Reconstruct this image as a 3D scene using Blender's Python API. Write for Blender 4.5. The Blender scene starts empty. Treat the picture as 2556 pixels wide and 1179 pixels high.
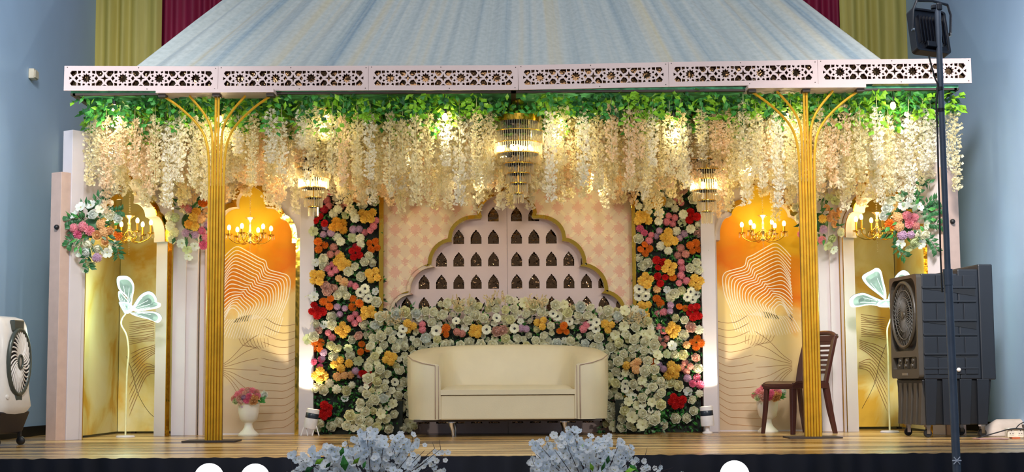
import bpy, bmesh, math, random
from mathutils import Vector, Matrix, Quaternion, noise
from mathutils.geometry import tessellate_polygon

scene = bpy.context.scene
C = scene.collection
RND = random.Random(11)
PI = math.pi
rad = math.radians

# ------------------------------------------------------------------ camera
F = 3800.0                       # focal length in pixels of the 2556 x 1179 frame
CAM_Y, CAM_H = -12.3, 0.45
PITCH = math.atan(368.0 / F)
CAM_M = Matrix.Translation((0, CAM_Y, CAM_H)) @ Matrix.Rotation(PI / 2 + PITCH, 4, 'X') @ Matrix.Rotation(rad(-0.36), 4, 'Z')
cam_d = bpy.data.cameras.new('camera')
cam_d.sensor_fit = 'HORIZONTAL'
cam_d.sensor_width = 36.0
cam_d.lens = F / 2556.0 * 36.0
cam_d.clip_end = 200
cam = bpy.data.objects.new('camera', cam_d)
C.objects.link(cam)
cam.matrix_world = CAM_M
scene.camera = cam

# ------------------------------------------------------------------ view, world, main lights
scene.view_settings.view_transform = 'Standard'
scene.view_settings.look = 'None'
scene.view_settings.exposure = 0.0
scene.view_settings.gamma = 1.0
scene.view_settings.use_curve_mapping = False
wd = bpy.data.worlds.new('hall_ambient')
scene.world = wd
wd.use_nodes = True
wd.node_tree.nodes['Background'].inputs[0].default_value = (0.73, 0.77, 0.87, 1)
wd.node_tree.nodes['Background'].inputs[1].default_value = 0.58


def light(name, kind, loc, energy, color=(1, 1, 1), size=0.1, target=None, **kw):
    d = bpy.data.lights.new(name, kind)
    d.energy = energy
    d.color = color
    if kind == 'AREA':
        d.shape = 'RECTANGLE'
        d.size = size
        d.size_y = kw.pop('size_y', size)
    else:
        d.shadow_soft_size = size
    for k, v in kw.items():
        setattr(d, k, v)
    o = bpy.data.objects.new(name, d)
    C.objects.link(o)
    o.location = loc
    if target is not None:
        o.rotation_euler = (Vector(target) - Vector(loc)).to_track_quat('-Z', 'Y').to_euler()
    return o


FLOOD_LOC = (2.36, -3.75, 2.42)
light('flood_light', 'SPOT', (2.30, -3.66, 2.40), 150, (1.0, 0.95, 0.87), 0.10, (-0.9, 1.2, 1.2), spot_size=rad(120), spot_blend=0.6)
light('flood_light', 'SPOT', (-2.75, -3.9, 2.40), 150, (1.0, 0.95, 0.87), 0.10, (0.9, 1.2, 1.2), spot_size=rad(120), spot_blend=0.6)
light('wall_wash_fill', 'AREA', (-2.4, -5.0, 4.6), 42, (0.92, 0.95, 1.0), 0.8, (-4.4, -.2, 2.4), size_y=0.8, spread=rad(55))  # unseen pair of fill lights, added to brighten the two side walls
light('wall_wash_fill', 'AREA', (2.2, -5.0, 4.6), 70, (1.0, 0.96, 0.95), 0.8, (4.3, -.2, 1.5), size_y=0.8, spread=rad(55))
light('hall_ceiling_light', 'AREA', (0, -7.5, 5.6), 140, (0.95, 0.97, 1.0), 5.0, (0, 0.5, 1.6), size_y=2.0)


# ------------------------------------------------------------------ helpers
def W(px, py, y):
    """World point on the plane of depth y that the photograph shows at pixel (px, py)."""
    d = CAM_M.to_3x3() @ Vector(((px - 1278.0) / F, -(py - 589.5) / F, -1.0))
    return CAM_M.translation + d * ((y - CAM_Y) / d.y)


def lin(c):
    return tuple((v / 255.0 / 12.92) if v / 255.0 <= 0.04045 else ((v / 255.0 + 0.055) / 1.055) ** 2.4 for v in c)


def mix3(a, b, t):
    return tuple(x + (y - x) * t for x, y in zip(a, b))


def pm(name, rgb, rough=0.5, metal=0.0, var=0.10, scale=14.0, bump=0.0, bscale=None, stretch=None, spec=None, thin=0.0, **inputs):
    """Principled material with a fine procedural noise on colour and relief. rgb is sRGB 0..255."""
    m = bpy.data.materials.new(name)
    m.use_nodes = True
    nt = m.node_tree
    b = nt.nodes['Principled BSDF']
    c = lin(rgb)
    tc = nt.nodes.new('ShaderNodeTexCoord')
    mp = nt.nodes.new('ShaderNodeMapping')
    if stretch:
        mp.inputs['Scale'].default_value = stretch
    nt.links.new(tc.outputs['Object'], mp.inputs['Vector'])
    nz = nt.nodes.new('ShaderNodeTexNoise')
    nz.inputs['Scale'].default_value = scale
    nz.inputs['Detail'].default_value = 3
    nt.links.new(mp.outputs[0], nz.inputs['Vector'])
    cr = nt.nodes.new('ShaderNodeValToRGB')
    cr.color_ramp.elements[0].position = 0.3
    cr.color_ramp.elements[1].position = 0.7
    cr.color_ramp.elements[0].color = (*[max(0, v * (1 - var)) for v in c], 1)
    cr.color_ramp.elements[1].color = (*[min(1, v * (1 + var)) for v in c], 1)
    nt.links.new(nz.outputs['Fac'], cr.inputs['Fac'])
    nt.links.new(cr.outputs['Color'], b.inputs['Base Color'])
    b.inputs['Roughness'].default_value = rough
    b.inputs['Metallic'].default_value = metal
    if spec is not None:
        b.inputs['Specular IOR Level'].default_value = spec
    if bump:
        n2 = nt.nodes.new('ShaderNodeTexNoise')
        n2.inputs['Scale'].default_value = bscale or scale * 4
        nt.links.new(mp.outputs[0], n2.inputs['Vector'])
        bp = nt.nodes.new('ShaderNodeBump')
        bp.inputs['Strength'].default_value = bump
        bp.inputs['Distance'].default_value = 0.01
        nt.links.new(n2.outputs['Fac'], bp.inputs['Height'])
        nt.links.new(bp.outputs['Normal'], b.inputs['Normal'])
    if thin:                           # petals and sheer cloth let light through
        tl = nt.nodes.new('ShaderNodeBsdfTranslucent')
        nt.links.new(cr.outputs['Color'], tl.inputs['Color'])
        ms = nt.nodes.new('ShaderNodeMixShader')
        ms.inputs[0].default_value = thin
        nt.links.new(b.outputs[0], ms.inputs[1])
        nt.links.new(tl.outputs[0], ms.inputs[2])
        nt.links.new(ms.outputs[0], nt.nodes['Material Output'].inputs['Surface'])
    for k, v in inputs.items():
        b.inputs[k.replace('_', ' ')].default_value = v
    return m


def emis(name, rgb, strength):
    m = bpy.data.materials.new(name)
    m.use_nodes = True
    b = m.node_tree.nodes['Principled BSDF']
    b.inputs['Base Color'].default_value = (*lin(rgb), 1)
    b.inputs['Emission Color'].default_value = (*lin(rgb), 1)
    b.inputs['Emission Strength'].default_value = strength
    return m


class MB:
    def __init__(s):
        s.v, s.f, s.m = [], [], []

    def add(s, vs, fs, mi=0, M=None):
        b = len(s.v)
        s.v += [(M @ Vector(p))[:] if M is not None else tuple(p) for p in vs]
        s.f += [[i + b for i in f] for f in fs]
        s.m += [mi] * len(fs)
        return s

    def bb(s, x0, x1, y0, y1, z0, z1, mi=0, M=None):
        vs = [(x0, y0, z0), (x1, y0, z0), (x1, y1, z0), (x0, y1, z0), (x0, y0, z1), (x1, y0, z1), (x1, y1, z1), (x0, y1, z1)]
        return s.add(vs, [(3, 2, 1, 0), (4, 5, 6, 7), (0, 1, 5, 4), (1, 2, 6, 5), (2, 3, 7, 6), (3, 0, 4, 7)], mi, M)

    def tube(s, pts, r, n=8, mi=0, M=None, caps=True):
        P = [Vector(p) for p in pts]
        k = len(P)
        rr = r if isinstance(r, (list, tuple)) else [r] * k
        vs, fs = [], []
        up = None
        for i in range(k):
            t = (P[min(i + 1, k - 1)] - P[max(i - 1, 0)])
            t = t.normalized() if t.length > 1e-9 else Vector((0, 0, 1))
            if up is None:
                up = t.orthogonal().normalized()
            up = (up - t * up.dot(t))
            up = up.normalized() if up.length > 1e-6 else t.orthogonal().normalized()
            w = t.cross(up)
            for j in range(n):
                a = 2 * PI * j / n
                vs.append(P[i] + (up * math.cos(a) + w * math.sin(a)) * rr[i])
        for i in range(k - 1):
            for j in range(n):
                a, b = i * n + j, i * n + (j + 1) % n
                fs.append((a, b, b + n, a + n))
        if caps:
            fs.append(tuple(range(n - 1, -1, -1)))
            fs.append(tuple((k - 1) * n + j for j in range(n)))
        return s.add(vs, fs, mi, M)

    def lathe(s, prof, n=24, mi=0, M=None):
        vs, fs = [], []
        for r, z in prof:
            for j in range(n):
                a = 2 * PI * j / n
                vs.append((r * math.cos(a), r * math.sin(a), z))
        for i in range(len(prof) - 1):
            for j in range(n):
                a, b = i * n + j, i * n + (j + 1) % n
                fs.append((a, b, b + n, a + n))
        if prof[0][0] > 1e-5:
            fs.append(tuple(range(n - 1, -1, -1)))
        if prof[-1][0] > 1e-5:
            fs.append(tuple((len(prof) - 1) * n + j for j in range(n)))
        return s.add(vs, fs, mi, M)

    def ball(s, c, r, nu=12, nv=8, mi=0, sc=(1, 1, 1)):
        prof = [(max(1e-6, r * math.sin(PI * i / nv)), -r * math.cos(PI * i / nv)) for i in range(nv + 1)]
        return s.lathe(prof, nu, mi, Matrix.Translation(c) @ Matrix.Diagonal((*sc, 1)))

    def cut(s, outer, holes, y0, y1, mi=0, M=None):
        """Plate in the x-z plane from y0 to y1, with holes."""
        loops = [outer] + holes
        tris = tessellate_polygon([[Vector((p[0], p[1], 0)) for p in L] for L in loops])
        flat = [p for L in loops for p in L]
        n = len(flat)
        vs = [(p[0], y0, p[1]) for p in flat] + [(p[0], y1, p[1]) for p in flat]
        fs = []
        for t in tris:
            a, b, c = [flat[i] for i in t]
            area = (b[0] - a[0]) * (c[1] - a[1]) - (c[0] - a[0]) * (b[1] - a[1])
            if abs(area) < 1e-12:
                continue
            t = tuple(t) if area > 0 else tuple(reversed(t))
            fs.append(t)
            fs.append(tuple(i + n for i in reversed(t)))
        o = 0
        for li, L in enumerate(loops):
            k = len(L)
            ar = sum(L[i][0] * L[(i + 1) % k][1] - L[(i + 1) % k][0] * L[i][1] for i in range(k))
            ccw = (ar > 0) == (li == 0)
            for i in range(k):
                a, b = o + i, o + (i + 1) % k
                q = (a, a + n, b + n, b) if ccw else (a, b, b + n, a + n)
                fs.append(q)
            o += k
        return s.add(vs, fs, mi, M)

    def mesh(s, name, mats, smooth=None):
        me = bpy.data.meshes.new(name)
        me.from_pydata(s.v, [], s.f)
        for m in (mats if isinstance(mats, (list, tuple)) else [mats]):
            me.materials.append(m)
        me.polygons.foreach_set('material_index', s.m)
        if smooth is not None:
            me.polygons.foreach_set('use_smooth', [True] * len(me.polygons))
            if smooth < 180:
                me.set_sharp_from_angle(angle=rad(smooth))
        me.update()
        return me

    def obj(s, name, mats, parent=None, smooth=None, world=False, bevel=0.0):
        o = link(name, s.mesh(name, mats, smooth), parent, world)
        if bevel:
            b = o.modifiers.new('bevel', 'BEVEL')
            b.width = bevel
            b.segments = 2
            b.limit_method = 'ANGLE'
        return o


def base_matrix(o):
    return Matrix.Translation(o.location) @ o.rotation_euler.to_matrix().to_4x4()


def world_matrix(o):
    if o.parent is None:
        return base_matrix(o)
    return world_matrix(o.parent) @ o.matrix_parent_inverse @ base_matrix(o)


def link(name, data, parent=None, world=False):
    o = bpy.data.objects.new(name, data)
    C.objects.link(o)
    if parent is not None:
        o.parent = parent
        if world:                      # the mesh is written in world coordinates
            o.matrix_parent_inverse = world_matrix(parent).inverted()
    return o


def tag(o, label=None, cat=None, group=None, kind=None):
    if label:
        o['label'] = label
    if cat:
        o['category'] = cat
    if group:
        o['group'] = group
    if kind:
        o['kind'] = kind
    return o


def thing(name, label, cat, loc=(0, 0, 0), rz=0.0, group=None, kind=None):
    o = bpy.data.objects.new(name, None)
    o.empty_display_size = 0.1
    C.objects.link(o)
    o.location = loc
    o.rotation_euler = (0, 0, rz)
    return tag(o, label, cat, group, kind)


KIDS = {}


def copy_tree(o, parent=None):
    c = o.copy()
    C.objects.link(c)
    if parent is not None:
        c.parent = parent
    for ch in [k for k in bpy.data.objects if k.parent == o]:
        copy_tree(ch, c)
    return c


def spline(pts, n):
    """Catmull-Rom through pts, n samples."""
    P = [Vector(p) for p in pts]
    k = len(P) - 1
    out = []
    for i in range(n):
        t = i / (n - 1) * k
        j = min(int(t), k - 1)
        u = t - j
        p0, p1, p2, p3 = P[max(j - 1, 0)], P[j], P[j + 1], P[min(j + 2, k)]
        out.append(0.5 * ((2 * p1) + (p2 - p0) * u + (2 * p0 - 5 * p1 + 4 * p2 - p3) * u * u + (3 * p1 - p0 - 3 * p2 + p3) * u ** 3))
    return out


def offset_poly(L, d):
    """Open 2-D polyline moved to its left by d."""
    out = []
    k = len(L)
    for i in range(k):
        a, b, c = L[max(i - 1, 0)], L[i], L[min(i + 1, k - 1)]
        n = Vector((0, 0))
        for p, q in ((a, b), (b, c)):
            e = Vector((q[0] - p[0], q[1] - p[1]))
            if e.length > 1e-7:
                n += Vector((-e.y, e.x)).normalized()
        if n.length < 0.5:
            n = n if n.length > 1e-6 else Vector((0, 1))
        ln = n.length
        n.normalize()
        out.append((b[0] + n.x * d * min(1.35, 2 / max(ln, .8)), b[1] + n.y * d * min(1.35, 2 / max(ln, .8))))
    return out


# ------------------------------------------------------------------ materials
M_WALL = pm('wall_paint', (166, 194, 222), 0.6, var=0.05, scale=1.2, bump=0.05, bscale=60)
M_WALLBACK = pm('wall_paint_back', (150, 172, 205), 0.6, var=0.05, scale=1.2)
M_HALLFLOOR = pm('hall_floor', (90, 80, 72), 0.35, var=0.1, scale=3)
M_BLACK = pm('black_trim', (18, 18, 20), 0.5)
M_WHITE = pm('white_board', (206, 196, 196), 0.5, var=0.03, scale=4, bump=0.02, bscale=80)
M_PINKWHITE = pm('blush_board', (208, 185, 180), 0.45, var=0.03, scale=5)
M_GOLD = pm('gold_paint', (226, 170, 42), 0.32, 0.55, var=0.14, scale=9, bump=0.12, bscale=45)
M_DKGOLD = pm('gold_shadow_paint', (150, 108, 30), 0.45, 0.4, var=0.15, scale=9)  # darker copy of the gold; shade between the rods put into its colour
M_GOLDMIR = pm('gold_mirror', (188, 146, 52), 0.09, 1.0, var=0.1, scale=5, bump=0.35, bscale=9)
M_BROWNMIR = pm('bronze_mirror', (92, 68, 46), 0.05, 1.0, var=0.06, scale=4, bump=1.0, bscale=20)
M_CHROME = pm('chrome', (215, 205, 195), 0.12, 1.0, var=0.03)
M_DARKWOOD = pm('dark_underside', (58, 46, 38), 0.6)
M_DGREEN = pm('leaf_dark', (38, 92, 44), 0.5, var=0.35, scale=9)
M_LGREEN = pm('leaf_bright', (134, 188, 44), 0.45, var=0.3, scale=8)
M_MGREEN = pm('leaf_mid', (62, 138, 52), 0.5, var=0.3, scale=8)
M_SAGE = pm('leaf_sage', (128, 150, 116), 0.55, var=0.15)
M_STEM = pm('stem', (86, 74, 52), 0.6)
M_TWIG = pm('dark_twig', (58, 40, 44), 0.6)
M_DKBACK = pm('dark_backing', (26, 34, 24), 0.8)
M_WARM = emis('warm_bulb', (255, 214, 120), 14.0)
M_CREAM = pm('cream_leather', (220, 206, 170), 0.42, var=0.03, scale=5, bump=0.06, bscale=120)
# ================================================================== setting
def struct(name, mb, m, **kw):
    return tag(mb.obj(name, m, **kw), kind='structure')


XL, XR, YB = -4.36, 4.16, 3.55
struct('wall_left', MB().bb(XL - .15, XL, -14, YB + .15, -1, 6.2), M_WALL)
struct('wall_right', MB().bb(XR, XR + .15, -14, YB + .15, -1, 6.2), M_WALL)
struct('wall_back', MB().bb(XL, XR, YB, YB + .15, -1, 6.2), M_WALLBACK)
struct('floor', MB().bb(XL - .15, XR + .15, -14, YB + .15, -1.1, -1.0), M_HALLFLOOR)
struct('baseboard_left', MB().bb(XL, XL + .02, -2.7, YB, 0.002, .09), M_BLACK)
struct('baseboard_right', MB().bb(XR - .02, XR, -2.7, YB, 0.002, .09), M_BLACK)


def mat_stage():
    m = pm('stage_vinyl', (176, 132, 70), 0.24, var=0.1, scale=2)
    nt = m.node_tree
    b = nt.nodes['Principled BSDF']
    tc = nt.nodes.new('ShaderNodeTexCoord')
    mp = nt.nodes.new('ShaderNodeMapping')
    mp.inputs['Scale'].default_value = (0.22, 1.5, 1)
    nt.links.new(tc.outputs['Object'], mp.inputs['Vector'])
    n = nt.nodes.new('ShaderNodeTexNoise')
    n.inputs['Scale'].default_value = 2.4
    n.inputs['Detail'].default_value = 7
    n.inputs['Roughness'].default_value = 0.65
    n.inputs['Distortion'].default_value = 0.5
    nt.links.new(mp.outputs[0], n.inputs['Vector'])
    cr = nt.nodes.new('ShaderNodeValToRGB')
    e = cr.color_ramp.elements
    e[0].position, e[0].color = 0.40, (*lin((58, 38, 20)), 1)
    e[1].position, e[1].color = 0.66, (*lin((240, 208, 150)), 1)
    for p, c in ((0.455, (128, 92, 52)), (0.5, (190, 150, 90)), (0.58, (220, 182, 118))):
        x = e.new(p)
        x.color = (*lin(c), 1)
    nt.links.new(n.outputs['Fac'], cr.inputs['Fac'])
    nt.links.new(cr.outputs['Color'], b.inputs['Base Color'])
    # plank joints as a fine relief
    w = nt.nodes.new('ShaderNodeTexWave')
    w.bands_direction = 'Y'
    w.inputs['Scale'].default_value = 1.1
    w.inputs['Distortion'].default_value = 0.3
    nt.links.new(tc.outputs['Object'], w.inputs['Vector'])
    bp = nt.nodes.new('ShaderNodeBump')
    bp.inputs['Strength'].default_value = 0.25
    bp.inputs['Distance'].default_value = 0.01
    nt.links.new(w.outputs['Fac'], bp.inputs['Height'])
    nt.links.new(bp.outputs['Normal'], b.inputs['Normal'])
    return m


FRONT_Y = -2.78
struct('stage_floor', MB().bb(XL, XR, FRONT_Y, YB, -0.06, 0.0), mat_stage())

# gathered cloth round the stage
mb = MB()
nx = 620
vs, fs = [], []
for i in range(nx + 1):
    x = XL + 0.02 + (XR - XL - 0.04) * i / nx
    a = noise.noise((x * 9.0, 0.3, 0)) * 0.018 + math.sin(x * 41 + 3 * noise.noise((x * 2.0, 5, 0))) * 0.008
    for j, z in enumerate((0.004 + 0.006 * noise.noise((x * 16, 9, 0)), -0.09, -0.45, -0.995)):
        vs.append((x, FRONT_Y - 0.03 + a * (0.45 + 0.5 * j) - 0.004 * j, z))
for i in range(nx):
    for j in range(3):
        a = i * 4 + j
        fs.append((a, a + 1, a + 5, a + 4))
mb.add(vs, fs)
M_NAVY = pm('navy_cloth', (9, 11, 26), 0.75, var=0.3, scale=6)
tag(mb.obj('stage_skirt', M_NAVY, smooth=180), 'gathered navy black cloth skirt along the front of the stage', 'skirt')


# ------------------------------------------------------------------ curtains on the back wall
def curtain(px0, px1, m, label, y=YB - 0.14, top=5.6, wl=0.15, seed=1):
    x0, x1 = W(px0, 80, y).x, W(px1, 80, y).x
    n = max(20, int((x1 - x0) / 0.014))
    vs, fs = [], []
    for i in range(n + 1):
        u = i / n
        x = x0 + (x1 - x0) * u
        a = math.sin(2 * PI * (x / wl + 0.8 * noise.noise((x * 2.3, seed, 0)))) * 0.04 + 0.035 * noise.noise((x * 11, seed, 4))
        for j, z in enumerate((0.01, 1.2, 2.6, 4.0, top)):
            vs.append((x, y + a * (1.0 - 0.08 * j), z))
    for i in range(n):
        for j in range(4):
            a = i * 5 + j
            fs.append((a, a + 5, a + 6, a + 1))
    mb = MB().add(vs, fs)
    return tag(mb.obj('curtain', m, smooth=180), label, 'curtain')


M_OLIVE = pm('olive_curtain', (206, 190, 100), 0.55, var=0.08, scale=4, stretch=(6, 6, .4))
M_MAROON = pm('maroon_curtain', (146, 18, 60), 0.6, var=0.15, scale=4, stretch=(6, 6, .4))
curtain(228, 402, M_OLIVE, 'olive yellow curtain hanging beside the left end of the white canopy', seed=2)
curtain(2098, 2268, M_OLIVE, 'olive yellow curtain hanging behind the black flood light', seed=6)
curtain(400, 900, M_MAROON, 'maroon curtain behind the left slope of the white canopy', y=YB - 0.07, wl=0.12, seed=3)
curtain(1700, 2100, M_MAROON, 'maroon curtain behind the right slope of the white canopy', y=YB - 0.07, wl=0.12, seed=8)

# ------------------------------------------------------------------ draped fabric roof
def mat_canopy():
    m = bpy.data.materials.new('sheer_drape')
    m.use_nodes = True
    nt = m.node_tree
    b = nt.nodes['Principled BSDF']
    uv = nt.nodes.new('ShaderNodeUVMap')
    mp = nt.nodes.new('ShaderNodeMapping')
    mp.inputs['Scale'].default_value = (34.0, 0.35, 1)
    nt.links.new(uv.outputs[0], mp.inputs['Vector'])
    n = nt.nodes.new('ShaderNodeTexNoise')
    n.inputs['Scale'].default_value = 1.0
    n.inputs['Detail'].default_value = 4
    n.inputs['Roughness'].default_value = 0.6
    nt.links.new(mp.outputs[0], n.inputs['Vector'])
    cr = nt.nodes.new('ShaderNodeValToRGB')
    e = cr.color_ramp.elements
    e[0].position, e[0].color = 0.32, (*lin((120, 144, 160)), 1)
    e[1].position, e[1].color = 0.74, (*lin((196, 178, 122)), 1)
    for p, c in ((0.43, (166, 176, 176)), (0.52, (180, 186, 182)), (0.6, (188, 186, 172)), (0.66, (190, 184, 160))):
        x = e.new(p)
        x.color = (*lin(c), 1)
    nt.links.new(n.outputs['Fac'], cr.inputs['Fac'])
    # cross-grain of the weave
    mp2 = nt.nodes.new('ShaderNodeMapping')
    mp2.inputs['Scale'].default_value = (60.0, 50.0, 1)
    nt.links.new(uv.outputs[0], mp2.inputs['Vector'])
    n2 = nt.nodes.new('ShaderNodeTexNoise')
    n2.inputs['Scale'].default_value = 3.0
    n2.inputs['Detail'].default_value = 5
    nt.links.new(mp2.outputs[0], n2.inputs['Vector'])
    mx = nt.nodes.new('ShaderNodeMix')
    mx.data_type = 'RGBA'
    mx.blend_type = 'SOFT_LIGHT'
    mx.inputs['Factor'].default_value = 0.45
    nt.links.new(cr.outputs['Color'], mx.inputs['A'])
    nt.links.new(n2.outputs['Fac'], mx.inputs['B'])
    nt.links.new(mx.outputs['Result'], b.inputs['Base Color'])
    b.inputs['Roughness'].default_value = 0.8
    b.inputs['Sheen Weight'].default_value = 0.15
    return m


def canopy():
    apex = W(1300, -640, 2.3)
    fl, fr = W(322, 166, 0.06), W(2228, 150, 0.06)
    fl.z = fr.z = 3.02
    bl, br = Vector((fl.x, 3.1, 3.02)), Vector((fr.x, 3.1, 3.02))
    path = []
    def seg(a, b, n):
        for i in range(n):
            path.append(a.lerp(b, i / n))
    seg(bl, fl, 60)
    seg(fl, fr, 420)
    seg(fr, br, 60)
    path.append(br)
    rows = 14
    me_v, me_f, uvs = [], [], []
    k = len(path)
    for i, p in enumerate(path):
        u = i / (k - 1)
        s = u * 9.0
        fold = 0.5 * math.sin(2 * PI * (u * 26 + 1.3 * noise.noise((u * 9, 2.2, 0)))) + 0.9 * noise.noise((u * 45, 7, 0)) + 0.35 * noise.noise((u * 120, 3, 1))
        for j in range(rows + 1):
            v = j / rows
            q = p.lerp(apex, v)
            q.z -= 0.22 * math.sin(PI * v) * (0.6 + 0.4 * noise.noise((u * 12, v * 1.2, 3)))   # sag
            amp = 0.045 * (1 - 0.75 * v) * (0.25 + 0.75 * min(1, v * 7))
            out = Vector((0, -1, 0.6)) if 60 <= i <= 480 else Vector((-1 if i < 60 else 1, 0, 0.6))
            q += out.normalized() * fold * amp
            me_v.append(q[:])
            uvs.append((u, v))
    for i in range(k - 1):
        for j in range(rows):
            a = i * (rows + 1) + j
            me_f.append((a, a + rows + 1, a + rows + 2, a + 1))
    mb = MB().add(me_v, me_f)
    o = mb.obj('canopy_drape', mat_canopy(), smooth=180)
    ul = o.data.uv_layers.new(name='UVMap')
    for lp in o.data.loops:
        ul.data[lp.index].uv = uvs[lp.vertex_index]
    return tag(o, 'white sheer fabric canopy draped in radiating folds above the stage', 'canopy')


canopy()

# ------------------------------------------------------------------ roof frame and leafy ceiling under it
M_NET = pm('leaf_mat', (84, 168, 120), 0.7, var=0.45, scale=16, bump=0.4, bscale=30)
struct('ceiling', MB().bb(-3.62, 3.68, 0.05, 2.3, 2.845, 2.87), M_NET)
rf = thing('roof_frame', 'dark metal beam frame carrying the leafy ceiling behind the white fretwork', 'frame', (0, 0.1, 2.85))
for x0, x1, y0, y1 in ((-3.6, 3.66, .03, .07), (-3.6, 3.66, 2.24, 2.28), (-3.62, -3.58, .03, 2.28), (3.64, 3.68, .03, 2.28), (0.0, 0.04, .03, 2.28)):
    MB().bb(x0, x1, y0, y1, 2.828, 2.845).obj('beam', M_DARKWOOD, rf, world=True)
for px, y in ((176, 2.25), (2370, 2.25)):
    x = -3.6 if px < 1000 else 3.66
    MB().bb(x - .02, x + .02, y - .02, y + .02, 0.001, 2.84).obj('post', M_DARKWOOD, rf, world=True)

# ------------------------------------------------------------------ fretwork valance
U = 1.22 / 2388.0        # one unit of the traced fretwork pattern in metres


def star(cx, cz, n, R, r, a0=PI / 2):
    return [(cx + (R if i % 2 == 0 else r) * math.cos(a0 + PI * i / n), cz + (R if i % 2 == 0 else r) * math.sin(a0 + PI * i / n)) for i in range(2 * n)]


def fret_holes():
    hs = []
    stars = [-847, -282, 282, 847]
    for sx in stars:
        hs.append(star(sx, 0, 10, 74, 50))
        for dx in (-1, 1):
            for dz in (-1, 1):
                hs.append([(sx + dx * (103 + a * 1.0), dz * (41 + b)) for a, b in ((-19, 0), (0, -18), (19, 2), (2, 18))])
                hs.append([(sx + dx * (41 + a), dz * (99 + b)) for a, b in ((-20, 10), (-8, -18), (18, -4), (14, 20))])
                hs.append([(sx + dx * (109 + a), dz * (97 + b)) for a, b in ((-22, 21), (-20, -14), (22, -22), (24, 21))])
            hs.append([(sx + dx * (154 + a), b) for a, b in ((-26, 0), (2, -33), (26, 0), (2, 33))])
    for sx in (-565, 0, 565):
        hs.append(star(sx, 0, 4, 62, 21))
        for dz in (-1, 1):
            for dx in (-1, 1):
                hs.append([(sx + dx * (84 + a), dz * (78 + b)) for a, b in ((-52, 0), (-30, 42), (43, 42), (45, 8), (6, -44), (-34, -34))])
            hs.append([(sx - 34, dz * 120), (sx + 34, dz * 120), (sx, dz * 100)])
    for e in (-1, 1):
        for dz in (-1, 1):
            hs.append([(e * (1047 + a), dz * (78 + b)) for a, b in ((-42, 42), (26, 42), (48, 6), (8, -44), (-44, 0))])
        hs.append([(e * 1112, 24), (e * 1072, 0), (e * 1112, -24)])
    out = []
    for h in hs:
        cx, cz = sum(p[0] for p in h) / len(h), sum(p[1] for p in h) / len(h)
        k = 1.10 if len(h) > 6 else 1.16
        out.append([((cx + (x - cx) * k) * U, max(-121, min(121, cz + (z - cz) * k)) * U) for x, z in h])
    return out


HOLES = fret_holes()
PH = 0.205 / 2
fret_me = MB().cut([(-.609, -PH), (.609, -PH), (.609, PH), (-.609, PH)], HOLES, -0.008, 0.008).mesh('fretwork_board', M_PINKWHITE)
screw_mb = MB()
for sx, sz in ((-.585, .09), (.585, -.085), (-.02, .088), (.05, -.088), (.59, .085)):
    screw_mb.lathe([(.004, 0), (.004, .003)], 8, 0, Matrix.Translation((sx, -.008, sz)) @ Matrix.Rotation(PI / 2, 4, 'X'))
screw_me = screw_mb.mesh('screws', M_DARKWOOD)
back_me = MB().bb(-.61, .61, .03, .036, -.098, .098).mesh('mirror_sheet', M_BROWNMIR)
tops = [(161, 165), (545, 166), (920, 164.5), (1293, 163.5), (1668, 155.5), (2040, 150), (2423, 146)]
names = ['leftmost', 'second from the left', 'third from the left', 'fourth from the left', 'fifth from the left', 'rightmost']
VALTOP = [W(px, py, 0.0) for px, py in tops]
for i in range(6):
    a, b = VALTOP[i], VALTOP[i + 1]
    c = (a + b) / 2
    ang = math.atan2(b.z - a.z, b.x - a.x)
    t = thing('fretwork_panel', 'blush star fretwork board of the roof edge, ' + names[i] + (' behind the black flood light' if i == 5 else ''), 'fretwork', (c.x, 0, c.z - PH), 0, 'fretwork boards along the roof edge')
    t.rotation_euler = (0, -ang, 0)
    k = (b - a).length / 1.22
    for nm, me in (('fretwork_board', fret_me), ('mirror_sheet', back_me), ('screws', screw_me)):
        o = link(nm, me, t)
        o.scale = (k, 1, 1)
        if nm == 'screws':
            o['kind'] = 'stuff'


# ------------------------------------------------------------------ gold columns
def column(pxc, py_base, py_top, label, lean):
    b = W(pxc, py_base, -0.02)
    ztop = W(pxc, py_top, -0.02).z
    t = thing('gold_column', label, 'column', (b.x, -0.02, 0), 0, 'gold columns of the stage canopy')
    k = ztop / 2.79
    def arc(sgn, pts, r=.0105):
        p = [(sgn * x, 0, z * k) for x, z in pts]
        return [p[0]] + [v[:] for v in spline(p[1:], 26)]
    outer = [(.058, .012), (.058, 1.95), (.060, 2.13), (.068, 2.30), (.100, 2.45), (.178, 2.57), (.305, 2.69), (.425, 2.775)]
    inner = [(.034, .012), (.034, 2.15), (.035, 2.34), (.041, 2.47), (.068, 2.57), (.13, 2.67), (.23, 2.785)]
    for sgn in (-1, 1):
        for nm, pts in (('outer_rod', outer), ('inner_rod', inner)):
            MB().tube(arc(sgn, pts), .0105, 8).obj(nm, M_GOLD, t, smooth=40)
        MB().tube([(sgn * .0115, -.006, .012), (sgn * .0115, -.006, 2.78 * k)], .0102, 8).obj('centre_rod', M_GOLD, t, smooth=40)
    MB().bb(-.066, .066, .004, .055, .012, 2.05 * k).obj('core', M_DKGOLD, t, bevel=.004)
    MB().bb(-.22, .20, -.16, .16, .001, .012).obj('base_plate', M_DARKWOOD, t)
    MB().bb(-.48, .475, -.11, .16, 2.792 * k, 2.822 * k).obj('bracket_board', M_PINKWHITE, t)
    for x in (-.44, 0, .44):
        MB().bb(x - .03, x + .03, -.07, .03, 2.768 * k, 2.792 * k).obj('bracket_block', M_DARKWOOD, t)
    return t


column(532, 1102, 238, 'gold rod column with branching top left of the sofa, before an orange print', 0)
column(2031, 1089, 226, 'gold rod column with branching top beside the brown plastic chair', 0)
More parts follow.
